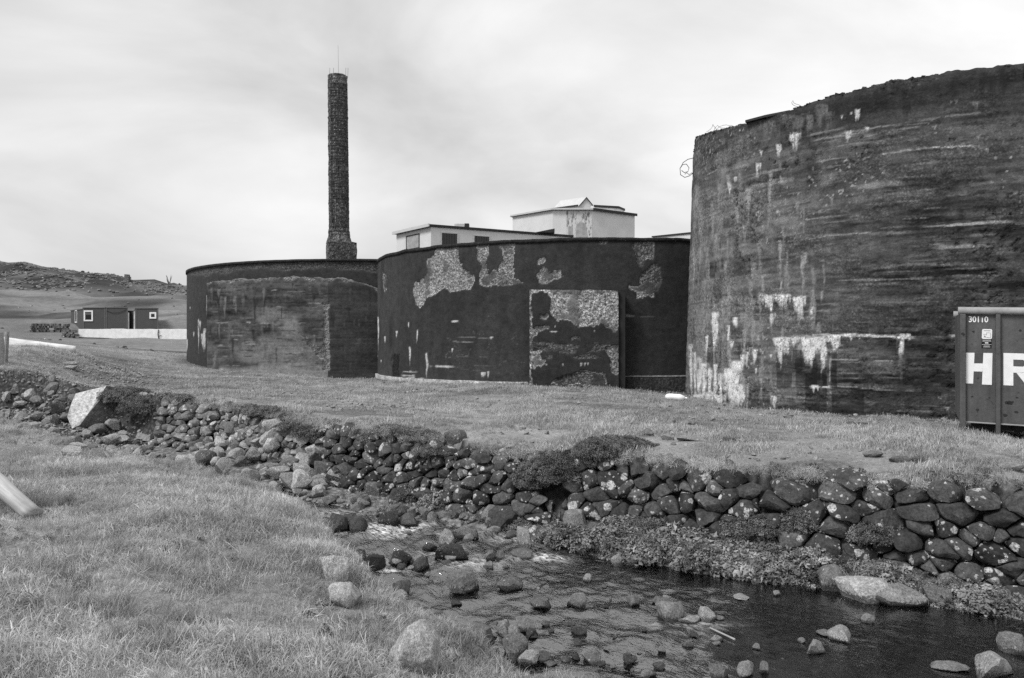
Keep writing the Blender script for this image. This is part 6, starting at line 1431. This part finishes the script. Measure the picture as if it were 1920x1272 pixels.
# heath mounds over the gap between the walls, and weeds on the far bank
X3, S3 = [], []
for (a, b, rx, ry, n) in [(1155, 842, .62, .20, 1300), (1120, 850, .40, .22, 600), (1050, 890, .62, .42, 1500), (1000, 905, .35, .35, 500), (690, 830, .20, .25, 250), (590, 812, .45, .16, 500), (560, 800, .4, .12, 350), (820, 850, .45, .12, 350), (1500, 985, .28, .26, 350), (1420, 992, .42, .24, 500), (1390, 1000, .35, .2, 300), (500, 775, .5, .10, 300), (235, 750, .9, .35, 900), (270, 770, .6, .4, 600), (1640, 1010, .35, .2, 300), (780, 930, .3, .2, 260), (640, 905, .25, .3, 250), (1240, 985, .6, .12, 300)]:
    q = np.array(ray(a, b)); d = rg.normal(size=(n, 3)); d /= np.linalg.norm(d, axis=1)[:, None]; d[:, 2] = np.abs(d[:, 2]) * 1.0 - .15
    r = rg.uniform(.8, 1.05, n)[:, None] * (1 + .25 * (noise3(d * 2.2 + a, 4)[:, None] - .5)); X3.append(q + d * r * np.array([rx, min(rx, .4), ry]))
P = np.vstack(X3); n = len(P)
k = rg.random(n) < .12; scatter('mound_grass', 'grass blades growing out of the heath mounds', c_long, P[k], np.stack([rg.normal(size=k.sum()) * .7, rg.normal(size=k.sum()) * .7, rg.uniform(0, 6.28, k.sum())], -1), rg.uniform(.4, .9, k.sum()), rg.integers(0, 6, k.sum()))
scatter('heath_mounds', 'dark heath and moss mounds growing over the dry stone walls', c_heath, P, np.stack([rg.normal(size=n) * .6, rg.normal(size=n) * .6, rg.uniform(0, 6.28, n)], -1), rg.uniform(.45, .95, n), rg.integers(0, len(c_heath.objects), n))
X4 = []
for (a, b, rx, ry, n_) in [(1060, 1012, .40, .24, 240), (1130, 1022, .45, .26, 300), (1230, 1040, .5, .30, 340), (1330, 1055, .5, .26, 320), (1440, 1066, .42, .24, 260), (1520, 1070, .35, .28, 240), (1660, 1085, .35, .2, 180), (1850, 1135, .45, .22, 240), (820, 945, .3, .2, 160), (1180, 985, .4, .16, 180), (1390, 1010, .4, .2, 200)]:
    q = np.array(ray(a, b)); d = rg.normal(size=(n_, 3)); d /= np.linalg.norm(d, axis=1)[:, None]; d[:, 2] = np.abs(d[:, 2]) - .2
    X4.append(q + d * rg.uniform(.6, 1.1, n_)[:, None] * np.array([rx, .3, ry]))
P4_ = np.vstack(X4); n_ = len(P4_)
scatter('waterside_plants', 'bushy leafy plants spilling over the far waterline', c_weed, P4_, np.stack([rg.normal(size=n_) * .5, rg.normal(size=n_) * .5, rg.uniform(0, 6.28, n_)], -1), rg.uniform(.4, .95, n_), rg.integers(0, 8, n_))
x = rg.uniform(-3.2, 9, 9000); f_, t_ = Yfe(x), Ywt(x) - .32; y = f_ - .10 + (t_ - f_ - .05) * rg.random(9000) ** 1.2
px, py = to_px(np.stack([x, y, ground(x, y)], -1)); dn = np.interp(px, [560, 900, 960, 1060, 1120, 1560, 1640, 1760, 1800, 1920], [.12, .15, .5, .9, 1, 1, .55, .35, .8, .8])
k = rg.random(9000) < dn * ss(.3, .5, fbm(x * 1.5, y * 1.5, 3, 561)); x, y = x[k], y[k]; z = ground(x, y); px = px[k]
big = ss(1080, 1180, px) * (1 - ss(1420, 1560, px))
lay('bank_weeds', 'broad-leaved weeds on the far bank above the water', c_weed, x, y, rg.uniform(.3, .8, len(x)) * (.65 + .95 * big), rg, .45, z=z + rg.uniform(-.03, .09, len(x)))
k = rg.random(len(x)) < .35; lay('bank_grass', 'bent grass among the far bank weeds', c_long, x[k], y[k], rg.uniform(.7, 1.4, k.sum()), rg, .5, z=z[k])
# gravel: worn patches of the terrace, the track, the bare slope and the stream bed
peb = bpy.data.collections.new('pebbles')
for k in range(6):
    o = bpy.data.objects.new('pebble_%d' % k, rock_mesh('pebble', 950 + k, 2, 6, .9, .6, M['pebble'])); peb.objects.link(o)
def gravel_d(x, y):
    bare = 1 - ss(.36, .5, fbm(x * .6, y * 1.1, 4, 571, .6)); up = (y > Ywt(x) + .3) & ~in_tank(x, y, .1) & (y < 32)
    tx = np.interp(y, [20, 24, 28, 34, 40], [-9.5, -11.5, -13.6, -16.5, -19]); tr = np.exp(-((x - tx) / 1.6) ** 2)
    sl = (x < -8.8) & (y > Yfe(x) - 1.0) & (y < Ywt(x) + .4); bed = (y > Ybe(x) + .7) & (y < Yfe(x) + .1)
    foot = np.zeros(x.shape)
    for t in (T2, T3): foot = np.maximum(foot, np.exp(-((np.hypot(x - t['c'][0], y - t['c'][1]) - t['R'] - .3) / .45) ** 2))
    return np.where(sl, .9, np.where(bed, .6, up * np.maximum(np.maximum(.10 * bare, .35 * tr), .18 * foot)))
x, y = plan_points(130000, -17, 10, 7, 34, gravel_d, rg)
lay('gravel', 'gravel and small stones on worn ground and stream bed', peb, x, y, rg.uniform(.2, 1.0, len(x)) ** 2.2 * .06 + .008, rg, .4, -.005)
# rocks of the far ridge
bould = bpy.data.collections.new('ridge_rocks')
for k in range(8):
    o = bpy.data.objects.new('ridge_rock_%d' % k, rock_mesh('ridge_rock', 900 + k, 2, 8, .98, .45, M['ruin_stone'])); bould.objects.link(o)
x, y = plan_points(30000, -170, -40, 150, 232, lambda x, y: ss(152, 172, y + 10 * (fbm(x * .05, y * 0, 3, 4) - .5)) * (.15 + .85 * ss(.45, .6, fbm(x * .12, y * .12, 4, 541))), rg)
lay('ridge_boulders', 'broken boulders covering the rocky hill ridge', bould, x, y, rg.uniform(.3, 1.0, len(x)) ** 2.6 * .5, rg, .3, -.12)
x, y = plan_points(500, -120, -20, 60, 150, lambda x, y: ss(.52, .6, fbm(x * .1, y * .1, 4, 551)), rg)
lay('slope_stones', 'scattered stones on the grassy hillside', bould, x, y, rg.uniform(.1, .28, len(x)), rg, .4, -.05)
print('objects', len(SC.objects))
